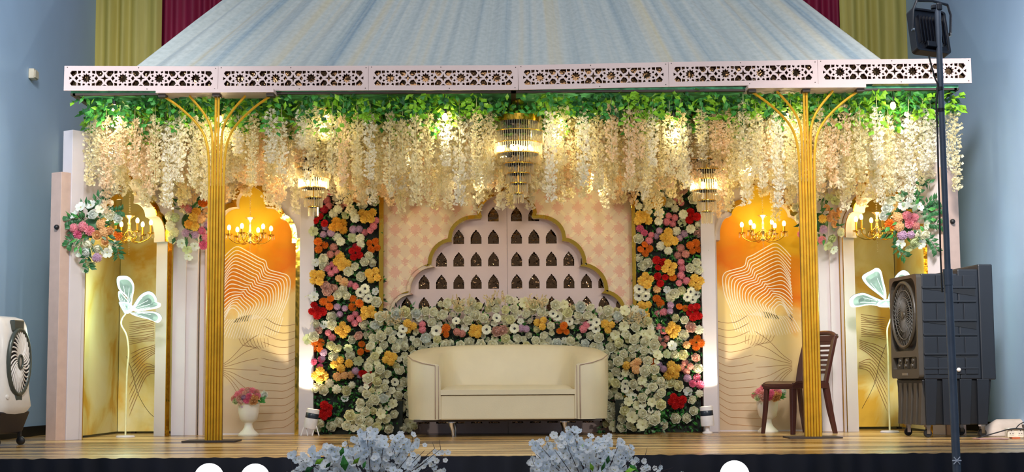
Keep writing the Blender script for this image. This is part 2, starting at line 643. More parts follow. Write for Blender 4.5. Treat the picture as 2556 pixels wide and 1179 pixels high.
# ================================================================== back set
YW = 1.60                        # front face of the back set
CX = W(1266, 700, YW).x


def arch_half():
    """Right half of the lobed niche outline from the floor to the tip, metres (x, z)."""
    P = [(.415, 0.0), (.415, 1.745), (.380, 1.745)]
    for i in range(10):
        t = rad(10 * i)
        P.append((.282 + .098 * math.cos(t), 1.80 + .165 * math.sin(t)))
    for i in range(10):
        t = rad(10 * i)
        P.append((.146 + .124 * math.cos(t), 1.975 + .105 * math.sin(t)))
    P += [(.130, 2.08), (.136, 2.12), (.130, 2.165), (.112, 2.20), (.084, 2.23), (.050, 2.252), (.022, 2.27)]
    return P


def niche(label, loc, rz, hl=.46, hr=.46, outer_extra=0.0, flip=False, top=2.62, gmat=None):
    """A board arch with gold border; outer_extra widens the base on one side (flip: on the right)."""
    half = arch_half()
    R_ = [(x + (outer_extra if flip and i < 2 else 0), z) for i, (x, z) in enumerate(half)]
    L_ = [(-x - (outer_extra if (not flip) and i < 2 else 0), z) for i, (x, z) in enumerate(half)]
    outline = R_ + [(0, 2.295)] + L_[::-1]            # floor right -> tip -> floor left
    t = thing('niche_arch', label, 'arch', loc, rz, 'lobed niche arches of the backdrop')
    plate = [(-hl, 0.0), (-hl, top), (hr, top), (hr, 0.0)] + outline
    # remove duplicated bottom run: the polygon goes round the outside and back along the opening
    MB().cut(plate[::-1], [], 0.0, 0.14).obj('arch_board', M_WHITE, t)
    off = offset_poly(outline, -.045)
    off = [(x, max(z, 0.002)) for x, z in off]
    lim = []
    for x, z in off:
        lim.append((max(-hl + .002, min(hr - .002, x)), z))
    MB().cut(outline + lim[::-1], [], -0.012, -0.001).obj('gold_border', M_GOLDMIR, t)
    return t


def mat_print():
    m = bpy.data.materials.new('amber_print')
    m.use_nodes = True
    nt = m.node_tree
    b = nt.nodes['Principled BSDF']
    tc = nt.nodes.new('ShaderNodeTexCoord')
    sep = nt.nodes.new('ShaderNodeSeparateXYZ')
    nt.links.new(tc.outputs['Object'], sep.inputs[0])
    n = nt.nodes.new('ShaderNodeTexNoise')
    n.inputs['Scale'].default_value = 2.6
    n.inputs['Detail'].default_value = 7
    n.inputs['Distortion'].default_value = 0.6
    nt.links.new(tc.outputs['Object'], n.inputs['Vector'])
    def math_(op, a, v):
        x = nt.nodes.new('ShaderNodeMath')
        x.operation = op
        nt.links.new(a, x.inputs[0])
        if isinstance(v, (int, float)):
            x.inputs[1].default_value = v
        else:
            nt.links.new(v, x.inputs[1])
        return x.outputs[0]
    nn = math_('MULTIPLY', math_('SUBTRACT', n.outputs['Fac'], 0.5), 0.75)
    h = math_('ADD', sep.outputs['Z'], nn)
    # the outer edge keeps its orange further down
    xx = math_('MULTIPLY', sep.outputs['X'], -0.45)
    h = math_('ADD', h, xx)
    h = math_('DIVIDE', h, 2.5)
    cr = nt.nodes.new('ShaderNodeValToRGB')
    e = cr.color_ramp.elements
    e[0].position, e[0].color = 0.0, (*lin((196, 170, 140)), 1)
    e[1].position, e[1].color = 1.0, (*lin((212, 164, 30)), 1)
    for p, c in ((.2, (204, 180, 146)), (.35, (224, 196, 136)), (.44, (232, 200, 128)), (.485, (228, 150, 44)), (.55, (216, 112, 10)), (.62, (214, 132, 16)), (.68, (214, 138, 16)), (.73, (214, 166, 30)), (.86, (218, 182, 52))):
        x = e.new(p)
        x.color = (*lin(c), 1)
    nt.links.new(h, cr.inputs['Fac'])
    nt.links.new(cr.outputs['Color'], b.inputs['Base Color'])
    b.inputs['Roughness'].default_value = 0.5
    b.inputs['Specular IOR Level'].default_value = 0.15
    return m


M_PRINT = mat_print()
M_INKW = pm('white_ink', (246, 228, 196), 0.5, var=0.04)
M_INKB = pm('brown_ink', (158, 112, 62), 0.5, var=0.1)


def strip(mb, pts, w, y, mi=0):
    """Flat printed line in the x-z plane at depth y, pts (x, z)."""
    k = len(pts)
    vs, fs = [], []
    for i in range(k):
        a, b = pts[max(i - 1, 0)], pts[min(i + 1, k - 1)]
        t = Vector((b[0] - a[0], b[1] - a[1]))
        t = t.normalized() if t.length > 1e-9 else Vector((1, 0))
        ww = w * (1 if isinstance(w, float) else 1) * 0.5
        if i == k - 1:
            ww *= .3
        vs += [(pts[i][0] - t.y * ww, y, pts[i][1] + t.x * ww), (pts[i][0] + t.y * ww, y, pts[i][1] - t.x * ww)]
    for i in range(k - 1):
        fs.append((2 * i, 2 * i + 1, 2 * i + 3, 2 * i + 2))
    mb.add(vs, fs, mi)


def print_panel(t, sgn, cpx):
    """Amber print behind a front-facing niche; sgn -1 mirrors the artwork of the left niche."""
    # sgn = 1: orange edge on the right
    p = MB().bb(-.45, .45, 0, .02, .012, 2.5).obj('print_panel', M_PRINT, t)
    p.location = (0, .142, 0)
    if sgn < 0:
        p.scale = (-1, 1, 1)
    MB().bb(-.412, .412, .09, .139, 0, .012).obj('sill_strip', M_WHITE, t)
    def L(px, py):
        q = W(px, py, YW + .14)
        c = W(624, py, YW + .14)
        return (q.x - c.x, q.z)
    A = [(545, 650), (560, 632), (582, 616), (606, 626), (640, 645), (655, 652), (662, 672), (690, 681), (710, 688), (717, 705), (713, 740), (702, 770), (692, 795)]
    B = [(545, 812), (552, 800), (558, 788), (564, 776), (570, 770), (577, 770), (583, 774), (588, 780), (590, 786), (588, 792), (585, 797), (582, 801), (578, 806)]
    A, B = spline([(x, y, 0) for x, y in A], 44), spline([(x, y, 0) for x, y in B], 44)
    mb = MB()
    for k in range(19):
        u = k / 18
        pts = []
        for i in range(44):
            q = A[i].lerp(B[i], u)
            wob = 7 * math.sin(i * .34 + u * 6) * u * (1 - u) * 2
            pts.append(L(q.x + wob * .6, q.y + wob))
        strip(mb, pts, .0085, -.001)
    # white fan under the orange field
    for k in range(26):
        u = k / 25
        x0 = 700 - 150 * u
        pts = [(x0, 792 + 6 * math.sin(u * 9), 0), (x0 - 6 - 6 * u, 812, 0), (x0 - 14 - 12 * u, 836 + 12 * math.sin(u * 3), 0)]
        strip(mb, [L(q.x, q.y) for q in spline(pts, 8)], .006, -.001)
    mb2 = MB()
    for k in range(15):
        y0 = 808 + 17 * k
        pts = [(736, y0, 0), (708, y0 + 6 + k, 0), (682, y0 + 2 + 1.5 * k, 0), (655 - 2 * k, y0 - 14 + 3 * k, 0)]
        strip(mb2, [L(q.x, q.y) for q in spline(pts, 12)], .0045, -.001)
    for k in range(8):
        pts = [(548, 912 + 3 * k, 0), (572, 930 + (k - 4) * 9, 0), (606, 946 + (k - 4) * 22, 0), (640, 955 + (k - 4) * 30, 0)]
        strip(mb2, [L(q.x, q.y) for q in spline(pts, 12)], .0045, -.001)
    for k in range(9):
        pts = [(590 + 9 * k, 845, 0), (600 + 8 * k, 862, 0), (622 + 5 * k, 874 - abs(k - 4) * 2, 0)]
        strip(mb2, [L(q.x, q.y) for q in spline(pts, 7)], .004, -.001)
    a = mb.obj('printed_lines', M_INKW, p)
    b = mb2.obj('printed_lines', M_INKB, p)
    a['kind'] = b['kind'] = 'stuff'
    return p


C2, C3 = W(624, 800, YW).x, W(1905, 800, YW).x
n2 = niche('white lobed arch with gold border framing an orange print, behind the left gold column', (C2, YW, 0), 0)
print_panel(n2, 1, 624)
n3 = niche('white lobed arch with gold border framing an orange print, behind the brown plastic chair', (C3, YW, 0), 0)
print_panel(n3, -1, 1905)

WA = rad(56)
wl = Vector((-3.35, 1.075, 0))
wr = Vector((2 * CX + 3.35 - .03, 1.075, 0))
n1 = niche('white lobed arch with gold border turned inwards at the left end of the backdrop', wl, WA, hl=.565, hr=.46, outer_extra=.105)
n4 = niche('white lobed arch with gold border turned inwards, behind the black air cooler', wr, -WA, hl=.46, hr=.565, outer_extra=.105, flip=True)

M_YPRINT = pm('yellow_print', (222, 200, 112), 0.5, var=0.16, scale=2.2)
def mat_yellow():
    m = pm('stained_yellow_print', (220, 196, 120), 0.5, var=0.10, scale=3)
    nt = m.node_tree
    b = nt.nodes['Principled BSDF']
    cr = [n for n in nt.nodes if n.type == 'VALTORGB'][0]
    nz = [n for n in nt.nodes if n.type == 'TEX_NOISE'][0]
    nz.inputs['Scale'].default_value = 1.7
    nz.inputs['Detail'].default_value = 6
    nz.inputs['Distortion'].default_value = 0.8
    e = cr.color_ramp.elements
    e[0].position, e[0].color = 0.36, (*lin((214, 164, 40)), 1)
    e[1].position, e[1].color = 0.62, (*lin((232, 218, 160)), 1)
    x = e.new(0.47)
    x.color = (*lin((226, 204, 122)), 1)
    return m


M_YPRINT = mat_yellow()
for t, s in ((n1, 1), (n4, -1)):
    cx = CX
    def mx(x):
        return x if s > 0 else 2 * cx - x
    xs = sorted((mx(-3.76), mx(-3.745)))
    MB().bb(xs[0], xs[1], .80, 2.2, .02, 2.5).obj('side_print', M_YPRINT, t, world=True)
    xs = sorted((mx(-3.74), mx(-2.95)))
    MB().bb(xs[0], xs[1], 2.2, 2.215, .02, 2.5).obj('print_panel', M_YPRINT, t, world=True)
    mb = MB()
    for k in range(11):
        pts = [(390, 860 + k * 4), (372, 866 + k * 5), (350, 872 + k * 8), (326, 884 + k * 12)]
        if k > 5:
            pts = [(392, 900 + k * 3), (365, 900 + (k - 5) * 8), (344, 915 + (k - 5) * 14), (322, 950 + (k - 5) * 18)]
        P3 = [W(px, py, 2.195) for px, py in pts]
        strip(mb, [(mx(q.x), q.z) for q in spline(P3, 10)], .005, 2.195)
    for k in range(12):
        pts = [(385, 796 + k * 5), (360, 800 + k * 5 + 3 * math.sin(k)), (322, 806 + k * 5)]
        P3 = [W(px, py, 2.195) for px, py in pts]
        strip(mb, [(mx(q.x), q.z) for q in spline(P3, 8)], .004, 2.195)
    mb.obj('printed_lines', M_INKB, t, world=True)['kind'] = 'stuff'
    # trailing lamp wire is part of the flower lamp, below


def box_thing(name, label, cat, mb, m, group=None, bevel=.004):
    return tag(mb.obj(name, m, bevel=bevel), label, cat, group)


# pilasters: two between the arches at either side, one beside each flower pillar, one at each outer end
def pil(px0, px1, y, label, z1=2.62, m=None, depth=.1, group='white pilasters of the backdrop'):
    x0, x1 = W(px0, 800, y).x, W(px1, 800, y).x
    return box_thing('pilaster', label, 'pilaster', MB().bb(x0, x1, y, y + depth, 0, z1), m or M_WHITE, group)


pil(430, 463, 1.50, 'narrow white pilaster left of the seam between the two left arches')
pil(463.6, 492, 1.53, 'narrow white pilaster right of the seam between the two left arches')
pil(2046, 2074, 1.53, 'narrow white pilaster just right of the right gold column', )
pil(2074.6, 2104, 1.50, 'narrow blush pilaster beside the mint-lit right arch')
pil(747, 783, 1.50, 'white pilaster lit from below, left of the left flower pillar')
pil(1753, 1788, 1.50, 'white pilaster lit from below, right of the right flower pillar')
M_BLUSHB = pm('blush_edge', (190, 162, 148), 0.5, var=0.05)
for s, lab in ((1, 'white outer pilaster at the left end of the backdrop'), (-1, 'white outer pilaster behind the black air cooler')):
    c = wl if s > 0 else wr
    t = thing('pilaster', lab, 'pilaster', c, s * WA, 'white pilasters of the backdrop')
    MB().bb(*sorted((-s * .70, -s * .566)), -.02, .10, 0, 2.62).obj('front_board', M_WHITE, t, bevel=.003)
    MB().bb(*sorted((-s * .80, -s * .701)), -.01, .12, 0, 2.25).obj('edge_board', M_BLUSHB, t, bevel=.003)
    MB().ball((-s * .815, .02, 1.78), .022, 10, 8).obj('knob', M_BLACK, t, smooth=180)

# ------------------------------------------------------------------ damask wall with the lobed recess
YD = 1.62


def mat_damask():
    m = bpy.data.materials.new('damask_print')
    m.use_nodes = True
    nt = m.node_tree
    b = nt.nodes['Principled BSDF']
    tc = nt.nodes.new('ShaderNodeTexCoord')
    sep = nt.nodes.new('ShaderNodeSeparateXYZ')
    nt.links.new(tc.outputs['Object'], sep.inputs[0])

    def M_(op, a, v=None, c=None):
        x = nt.nodes.new('ShaderNodeMath')
        x.operation = op
        for i, q in enumerate((a, v, c)):
            if q is None:
                continue
            if isinstance(q, (int, float)):
                x.inputs[i].default_value = q
            else:
                nt.links.new(q, x.inputs[i])
        return x.outputs[0]
    SX, SZ = .187, .196
    nz = nt.nodes.new('ShaderNodeTexNoise')
    nz.inputs['Scale'].default_value = 75
    nz.inputs['Detail'].default_value = 2
    nt.links.new(tc.outputs['Object'], nz.inputs['Vector'])
    wob = M_('MULTIPLY', M_('SUBTRACT', nz.outputs['Fac'], 0.5), 0.62)

    def motif(ox, oz, size):
        u = M_('SUBTRACT', M_('FRACT', M_('ADD', M_('DIVIDE', sep.outputs['X'], SX), 50 + ox)), 0.5)
        w = M_('SUBTRACT', M_('FRACT', M_('ADD', M_('DIVIDE', sep.outputs['Z'], SZ), 50 + oz)), 0.5)
        au, aw = M_('ABSOLUTE', u), M_('ABSOLUTE', w)
        d = M_('ADD', M_('ADD', au, M_('MULTIPLY', aw, .92)), wob)
        lobe = M_('MULTIPLY', M_('SINE', M_('MULTIPLY', M_('SUBTRACT', au, aw), 42)), 0.035)
        return M_('LESS_THAN', M_('ADD', d, lobe), size)
    a = motif(0.0, 0.0, 0.30)
    c = motif(0.5, 0.5, 0.20)
    mask = M_('MAXIMUM', a, c)
    n2 = nt.nodes.new('ShaderNodeTexNoise')
    n2.inputs['Scale'].default_value = 4
    nt.links.new(tc.outputs['Object'], n2.inputs['Vector'])
    pink = nt.nodes.new('ShaderNodeMix')
    pink.data_type = 'RGBA'
    pink.inputs['A'].default_value = (*lin((224, 180, 154)), 1)
    pink.inputs['B'].default_value = (*lin((212, 160, 136)), 1)
    nt.links.new(n2.outputs['Fac'], pink.inputs['Factor'])
    # trellis of pale bands between the motifs
    du = M_('FRACT', M_('ADD', M_('DIVIDE', M_('ADD', M_('DIVIDE', sep.outputs['X'], SX), M_('DIVIDE', sep.outputs['Z'], SZ)), 1.0), 100.5))
    band = M_('LESS_THAN', M_('ABSOLUTE', M_('SUBTRACT', du, 0.5)), 0.10)
    dv = M_('FRACT', M_('ADD', M_('SUBTRACT', M_('DIVIDE', sep.outputs['X'], SX), M_('DIVIDE', sep.outputs['Z'], SZ)), 100.5))
    band2 = M_('LESS_THAN', M_('ABSOLUTE', M_('SUBTRACT', dv, 0.5)), 0.10)
    bb_ = M_('MULTIPLY', M_('MAXIMUM', band, band2), 0.6)
    ground = nt.nodes.new('ShaderNodeMix')
    ground.data_type = 'RGBA'
    ground.inputs['A'].default_value = (*lin((220, 196, 164)), 1)
    ground.inputs['B'].default_value = (*lin((234, 214, 172)), 1)
    nt.links.new(bb_, ground.inputs['Factor'])
    mx = nt.nodes.new('ShaderNodeMix')
    mx.data_type = 'RGBA'
    nt.links.new(mask, mx.inputs['Factor'])
    nt.links.new(ground.outputs['Result'], mx.inputs['A'])
    nt.links.new(pink.outputs['Result'], mx.inputs['B'])
    nt.links.new(mx.outputs['Result'], b.inputs['Base Color'])
    b.inputs['Roughness'].default_value = 0.5
    return m


def lobed_half():
    """Right half of the central lobed outline in photograph pixels relative to its axis (dx, py)."""
    P = [(286, 1083), (286, 780)]
    def ell(cx, cy, rx, rz, a0=0, a1=90, n=9):
        for i in range(n):
            t = rad(a0 + (a1 - a0) * i / (n - 1))
            P.append((cx + rx * math.cos(t), cy - rz * math.sin(t)))
    ell(236, 780, 50, 46, 8, 90)
    P.append((243, 727))
    ell(182, 724, 61, 58, 3, 90)
    P.append((190, 660))
    ell(138, 657, 51, 54, 3, 90)
    P.append((139, 597))
    ell(80, 592, 58, 46, 3, 90)
    P += [(66, 546), (62, 540)]
    ell(0, 534, 66, 50, 4, 70, 8)
    P.append((8, 476))
    return P


dm = thing('damask_backdrop', 'cream and pink damask wall with a gold edged lobed recess behind the sofa', 'backdrop', (CX, YD, 0))
HP = [(dx * 13.92 / F, W(1266, py, YD).z) for dx, py in lobed_half()]
HP = [(x, max(0.0, z)) for x, z in HP]
OUT = HP + [(0, W(1266, 470, YD).z)] + [(-x, z) for x, z in HP[::-1]]
xl_, xr_ = W(957, 800, YD).x - CX, W(1580, 800, YD).x - CX
MB().cut(([(xl_, 0), (xl_, 2.62), (xr_, 2.62), (xr_, 0)] + OUT)[::-1], [], 0, .085).obj('damask_board', [mat_damask()], dm)
off = [(x, max(z, .002)) for x, z in offset_poly(OUT, -.034)]
MB().cut(OUT + off[::-1], [], -.014, -.001).obj('gold_border', M_GOLDMIR, dm)
win = [(.05, 0), (.05, .064), (.044, .068), (.044, .080), (.036, .084), (.035, .096), (.026, .100), (.023, .111), (.013, .115), (.008, .126), (0, .135)]
WINP = win + [(-x, z) for x, z in win[:-1][::-1]]
YR = YD + .086
hs = []
for r in range(10):
    zb = W(1266, 553 + 56 * r, YR).z
    hw = [70, 148, 200, 250, 290][min(r, 4)]
    for side in (-1, 1):
        for k in range(7):
            px = (1232 - 43.4 * k) if side < 0 else (1290 + 43.4 * k)
            if abs(px - 1266) > hw:
                continue
            xc = W(px, 700, YR).x - CX
            hs.append([(xc + x, zb + z) for x, z in WINP])
for side in (-1, 1):
    # two boards meeting at the visible centre seam
    x0, x1 = (-1.12, -.0015) if side < 0 else (.0015, 1.12)
    hh = [h for h in hs if (h[0][0] - .05 < 0) == (side < 0)]
    MB().cut([(x0, 0), (x1, 0), (x1, 2.4), (x0, 2.4)], hh, .086, .098).obj('window_board', M_PINKWHITE, dm)
MB().bb(-1.12, 1.12, .13, .136, 0, 2.4).obj('mirror_sheet', M_BROWNMIR, dm)
for px0, px1, lab in ((945, 957, 'gold mirror strip at the left edge of the damask wall'), (1580, 1590, 'gold mirror strip at the right edge of the damask wall')):
    x0, x1 = W(px0, 800, 1.52).x, W(px1, 800, 1.52).x
    box_thing('gold_strip', lab, 'trim strip', MB().bb(x0, x1, 1.52, 1.60, 0, 2.4), M_GOLDMIR)

# header closing the set above the strips, behind the hanging flowers
M_HEADER = pm('cream_header', (226, 206, 168), 0.6, var=0.06, scale=3)
struct('wall_header', MB().bb(W(165, 400, 2.25).x, W(2365, 400, 2.25).x, 2.24, 2.26, 2.3, 2.84), M_HEADER)
# ================================================================== sofa
def sofa():
    c = W(1268, 1090, .66)
    t = thing('sofa', 'cream leather tub sofa with curved arms on chrome legs in the centre of the stage', 'sofa', (c.x, .64, 0))
    half_o = [(-.615, .0, .615), (-.72, .03, .635), (-.815, .13, .668), (-.868, .30, .705), (-.862, .48, .737), (-.79, .65, .765), (-.64, .755, .785), (-.36, .80, .797), (0, .81, .80)]
    half_i = [(-.575, .002, .605), (-.575, .09, .618), (-.575, .19, .65), (-.57, .30, .69), (-.56, .42, .72), (-.525, .53, .75), (-.45, .61, .772), (-.26, .65, .784), (0, .66, .787)]
    mir = lambda L: L + [(-x, y, z) for x, y, z in L[:-1][::-1]]
    n = 97
    O, I = spline(mir(half_o), n), spline(mir(half_i), n)
    vs, fs = [], []
    for a, b in zip(O, I):
        th = (a - b).length
        m = (a + b) / 2
        lowy = .09 * min(1, max(0, (b.y - .25) / .3))          # inner face leans back
        ib = Vector((b.x * .985, b.y - lowy, .40))
        e = min(.03, th * .45)
        ring = [Vector((a.x * .985, a.y * .985 + .005, .145)), Vector((a.x, a.y, .40)), Vector((a.x, a.y, a.z - .03)), a.lerp(b, .12) + Vector((0, 0, -.004)), m + Vector((0, 0, .004)), a.lerp(b, .88) + Vector((0, 0, -.004)), b + Vector((0, 0, -.035)), b.lerp(ib, .55) + Vector((0, 0, 0)), ib, Vector((ib.x, ib.y + .01, .15))]
        vs += ring
    k = 10
    for i in range(n - 1):
        for j in range(k - 1):
            p = i * k + j
            fs.append((p, p + 1, p + k + 1, p + k))
    fs.append(tuple(range(k)))
    fs.append(tuple((n - 1) * k + j for j in range(k - 1, -1, -1)))
    mb = MB().add(vs, fs)
    o = mb.obj('backrest', M_CREAM, t, smooth=50)
    bm = bmesh.new()
    bm.from_mesh(o.data)
    bmesh.ops.recalc_face_normals(bm, faces=bm.faces)
    bm.to_mesh(o.data)
    bm.free()
    MB().bb(-.572, .572, .015, .60, .145, .352).obj('seat_base', M_CREAM, t, bevel=.012)
    # cushion with a slightly crowned top
    vs, fs = [], []
    nx_, ny_ = 24, 10
    for j in range(ny_ + 1):
        for i in range(nx_ + 1):
            u, v = i / nx_, j / ny_
            edge = min(1, min(u, 1 - u) * 14) ** .5 * min(1, min(v, 1 - v + .3) * 7) ** .5
            vs.append((-.568 + 1.136 * u, .0 + .6 * v, .395 + .04 * edge + .006 * noise.noise((u * 5, v * 3, 1))))
    for j in range(ny_):
        for i in range(nx_):
            a = j * (nx_ + 1) + i
            fs.append((a, a + 1, a + nx_ + 2, a + nx_ + 1))
    mb = MB().add(vs, fs)
    mb.bb(-.568, .568, 0.0, .6, .355, .397)
    mb.obj('seat_cushion', M_CREAM, t, smooth=40)
    seam = pm('sofa_seam', (178, 152, 134), 0.6)
    mb = MB()
    for s in (-1, 1):
        mb.tube([(s * .612, -.002, .15), (s * .612, -.004, .40), (s * .612, -.003, .60)], .004, 5)
        mb.tube([(s * .585, -.002, .15), (s * .585, -.004, .40), (s * .585, -.003, .60)], .003, 5)
        mb.tube([(s * x, y - .004, z - .012) for x, y, z in [(-.615, .0, .615), (-.72, .03, .635), (-.815, .13, .668), (-.868, .30, .705)]], .004, 5)
    mb.obj('piping', seam, t, smooth=180)
    MB().bb(-.80, .80, .06, .72, .128, .147).obj('base_board', M_DARKWOOD, t)
    for sx, y in ((-.48, .07), (.48, .07), (-.48, .62), (.48, .62)):
        mb = MB()
        mb.lathe([(.045, .118), (.045, .128)], 14, 0, Matrix.Translation((sx, y, 0)))
        mb.tube([(sx, y, .122), (sx, y, .10), (sx + .012 * (1 if sx > 0 else 1), y, .05), (sx + .014, y, .001)], [.026, .02, .015, .012], 12)
        mb.obj('leg', M_CHROME, t, smooth=40)
    return t


sofa()


# ================================================================== flowers: meshes of unit radius facing +Z
def petal(mb, ang, L, w, z0, r0, tilt, cup, mi=0, nv=2, curl=0.0):
    """Petal starting at radius r0, height z0, rising outwards at tilt (0 upright, 90 flat)."""
    ca, sa = math.cos(ang), math.sin(ang)
    vs, fs = [], []
    r, z = r0, z0
    wid = [.55, 1.0, .72] if nv == 2 else [.5, .95, 1.0, .6]
    for j in range(nv + 1):
        ww = w * wid[j]
        for i in (-1, 0, 1):
            rr = r - (abs(i) * cup * ww)
            x, y, zz = rr, i * ww, z + abs(i) * cup * .25 * ww
            vs.append((x * ca - y * sa, x * sa + y * ca, zz))
        tl = rad(tilt + curl * j)
        r += L / nv * math.sin(tl)
        z += L / nv * math.cos(tl)
    for j in range(nv):
        for i in range(2):
            a = j * 3 + i
            fs.append((a, a + 3, a + 4, a + 1))
    mb.add(vs, fs, mi)


def mb_rose(rnd):
    mb = MB()
    mb.ball((0, 0, .42), .27, 8, 5, 0, (1, 1, 1.0))
    mb.ball((0, 0, .02), .66, 10, 5, 0, (1, 1, .62))
    for n, r0, z0, tilt, L, w in ((4, .24, .22, -18, .50, .26), (5, .42, .08, -14, .60, .36), (6, .62, -.06, -10, .62, .44), (6, .66, -.12, 26, .50, .44)):
        a0 = rnd.random() * 6
        for i in range(n):
            petal(mb, a0 + 2 * PI * i / n + rnd.uniform(-.1, .1), L, w, z0, r0, tilt + rnd.uniform(-6, 6), .5, 0, 2, 16)
    return mb


def mb_pompom(rnd):
    mb = MB()
    nu, nv = 18, 10
    vs, fs = [], []
    for i in range(nv + 1):
        th = PI * i / nv * .93
        for j in range(nu):
            a = 2 * PI * (j + .5 * (i % 2)) / nu
            r = .95 + (.10 if (i + j) % 2 else -.10) * (1 if 0 < i < nv else 0) + rnd.uniform(-.03, .03)
            vs.append((r * math.sin(th) * math.cos(a), r * math.sin(th) * math.sin(a), .1 + .85 * r * math.cos(th)))
    for i in range(nv):
        for j in range(nu):
            a, b = i * nu + j, i * nu + (j + 1) % nu
            fs.append((a, a + nu, b + nu, b))
    return mb.add(vs, fs)


def mb_cluster(rnd, n=16):
    """Hydrangea-like head of small four-petalled florets on a dome."""
    mb = MB()
    for i in range(n):
        th = math.acos(1 - (i + .5) / n * 1.05)
        a = i * 2.39996
        d = Vector((math.sin(th) * math.cos(a), math.sin(th) * math.sin(a), math.cos(th)))
        M = Matrix.Translation(d * .72 + Vector((0, 0, -.05))) @ d.to_track_quat('Z', 'Y').to_matrix().to_4x4()
        sp = rnd.random() * 3
        for k in range(4):
            b = sp + k * PI / 2
            u = lambda r, q, z: (r * math.cos(b + q), r * math.sin(b + q), z)
            s = .34
            mb.add([(0, 0, 0), u(s * .8, -.55, .06), u(s * 1.1, 0, .02), u(s * .8, .55, .06)], [(0, 1, 2, 3)], 0, M)
    mb.ball((0, 0, 0), .66, 8, 5, 0)
    return mb


def mb_carnation(rnd):
    mb = MB()
    for k, (r, z, tilt) in enumerate(((.95, .05, 70), (.8, .25, 50), (.55, .45, 30), (.3, .6, 10))):
        n = 22
        vs = [(0, 0, z - .25)]
        for j in range(n):
            a = 2 * PI * j / n
            q = (.13 if j % 2 else -.1) + rnd.uniform(-.06, .06)
            vs.append((r * (1 + .1 * (j % 2)) * math.cos(a), r * (1 + .1 * (j % 2)) * math.sin(a), z + q))
        mb.add(vs, [(0, 1 + j, 1 + (j + 1) % n) for j in range(n)])
    return mb


def mb_anemone(rnd):
    mb = MB()
    for k in range(2):
        for i in range(6):
            petal(mb, 2 * PI * (i + .5 * k) / 6, .92, .42, .05 * k, .06, 74 - 14 * k, .12, 0, 2, 10)
    mb.ball((0, 0, .12), .24, 8, 6, 1)
    return mb


def mb_blossom(rnd):
    """Five open petals with a yellowish eye."""
    mb = MB()
    a0 = rnd.random() * 6
    for i in range(5):
        petal(mb, a0 + 2 * PI * i / 5, .95, .48, 0, .05, 64, .15, 0, 2, 14)
    mb.ball((0, 0, .1), .14, 6, 4, 1)
    return mb


M_CENTRE = pm('anemone_centre', (30, 24, 34), 0.6)
M_EYE = pm('blossom_eye', (190, 184, 120), 0.6)


def flower_mat(name, rgb, var=.16):
    return pm('petal_' + name, rgb, 0.55, var=var, scale=2.5, spec=.25, thin=.35)


FM = {}
for nm, rgb in (('white', (250, 245, 216)), ('ivory', (248, 240, 196)), ('cool_white', (232, 236, 226)), ('yellow', (246, 200, 88)), ('gold', (240, 180, 66)), ('peach', (244, 196, 136)), ('blush', (236, 196, 178)),
                ('pink', (236, 148, 158)), ('rosy', (216, 150, 136)), ('magenta', (226, 116, 148)), ('lavender', (206, 170, 196)), ('orange', (236, 136, 46)), ('red', (206, 34, 34)), ('crimson', (182, 34, 52)), ('palegreen', (208, 216, 166))):
    FM[nm] = flower_mat(nm, rgb)
BUILD = {'rose': mb_rose, 'pompom': mb_pompom, 'hydrangea': mb_cluster, 'carnation': mb_carnation, 'anemone': mb_anemone, 'blossom': mb_blossom}
_fc = {}


def flower_mesh(kind, col, var):
    key = (kind, col, var)
    if key not in _fc:
        rnd = random.Random(var * 31 + len(kind))
        mats = [FM[col], M_CENTRE if kind == 'anemone' else M_EYE]
        _fc[key] = BUILD[kind](rnd).mesh(kind + '_' + col, mats, 180 if kind in ('rose', 'anemone', 'blossom') else None)
    return _fc[key]


def put_flower(parent, kind, col, pos, r, nrm=(0, -1, 0), jitter=.45):
    n = Vector(nrm) + Vector((RND.uniform(-jitter, jitter), RND.uniform(-.2, .2), RND.uniform(-jitter, jitter)))
    q = n.normalized().to_track_quat('Z', 'Y') @ Quaternion((0, 0, 1), RND.uniform(0, 6.28))
    o = link(kind, flower_mesh(kind, col, RND.randrange(3)), parent)
    o.rotation_mode = 'QUATERNION'
    o.rotation_quaternion = q
    o.location = Vector(pos) - Vector(parent.location)
    o.scale = (r, r, r)
    return o


def leaf(mb, p, d, L, w, mi=0, droop=.25):
    """Folded pointed leaf from p along d."""
    d = Vector(d).normalized()
    s = d.cross(Vector((RND.uniform(-.6, .6), RND.uniform(-1, -.3), RND.uniform(-.6, .6))))
    s = s.normalized() if s.length > 1e-5 else d.orthogonal().normalized()
    u = s.cross(d)
    p = Vector(p)
    mid = p + d * L * .45 + u * L * .06
    tip = p + d * L - u * L * droop * .4
    mb.add([p, mid + s * w * .5 - u * w * .12, tip, mid - s * w * .5 - u * w * .12, mid], [(0, 4, 1), (1, 4, 2), (2, 4, 3), (3, 4, 0)], mi)


def foliage(name, parent, pts, n_each, L, mats, spread=1.0, world=True):
    mb = MB()
    for p in pts:
        for k in range(n_each):
            d = Vector((RND.uniform(-1, 1), RND.uniform(-1, .1), RND.uniform(-1, 1)))
            leaf(mb, Vector(p) + d * .02 * spread, d, L * RND.uniform(.6, 1.3), L * RND.uniform(.35, .6), RND.randrange(len(mats)))
    o = mb.obj(name, mats, parent, world=world)
    o['kind'] = 'stuff'
    return o


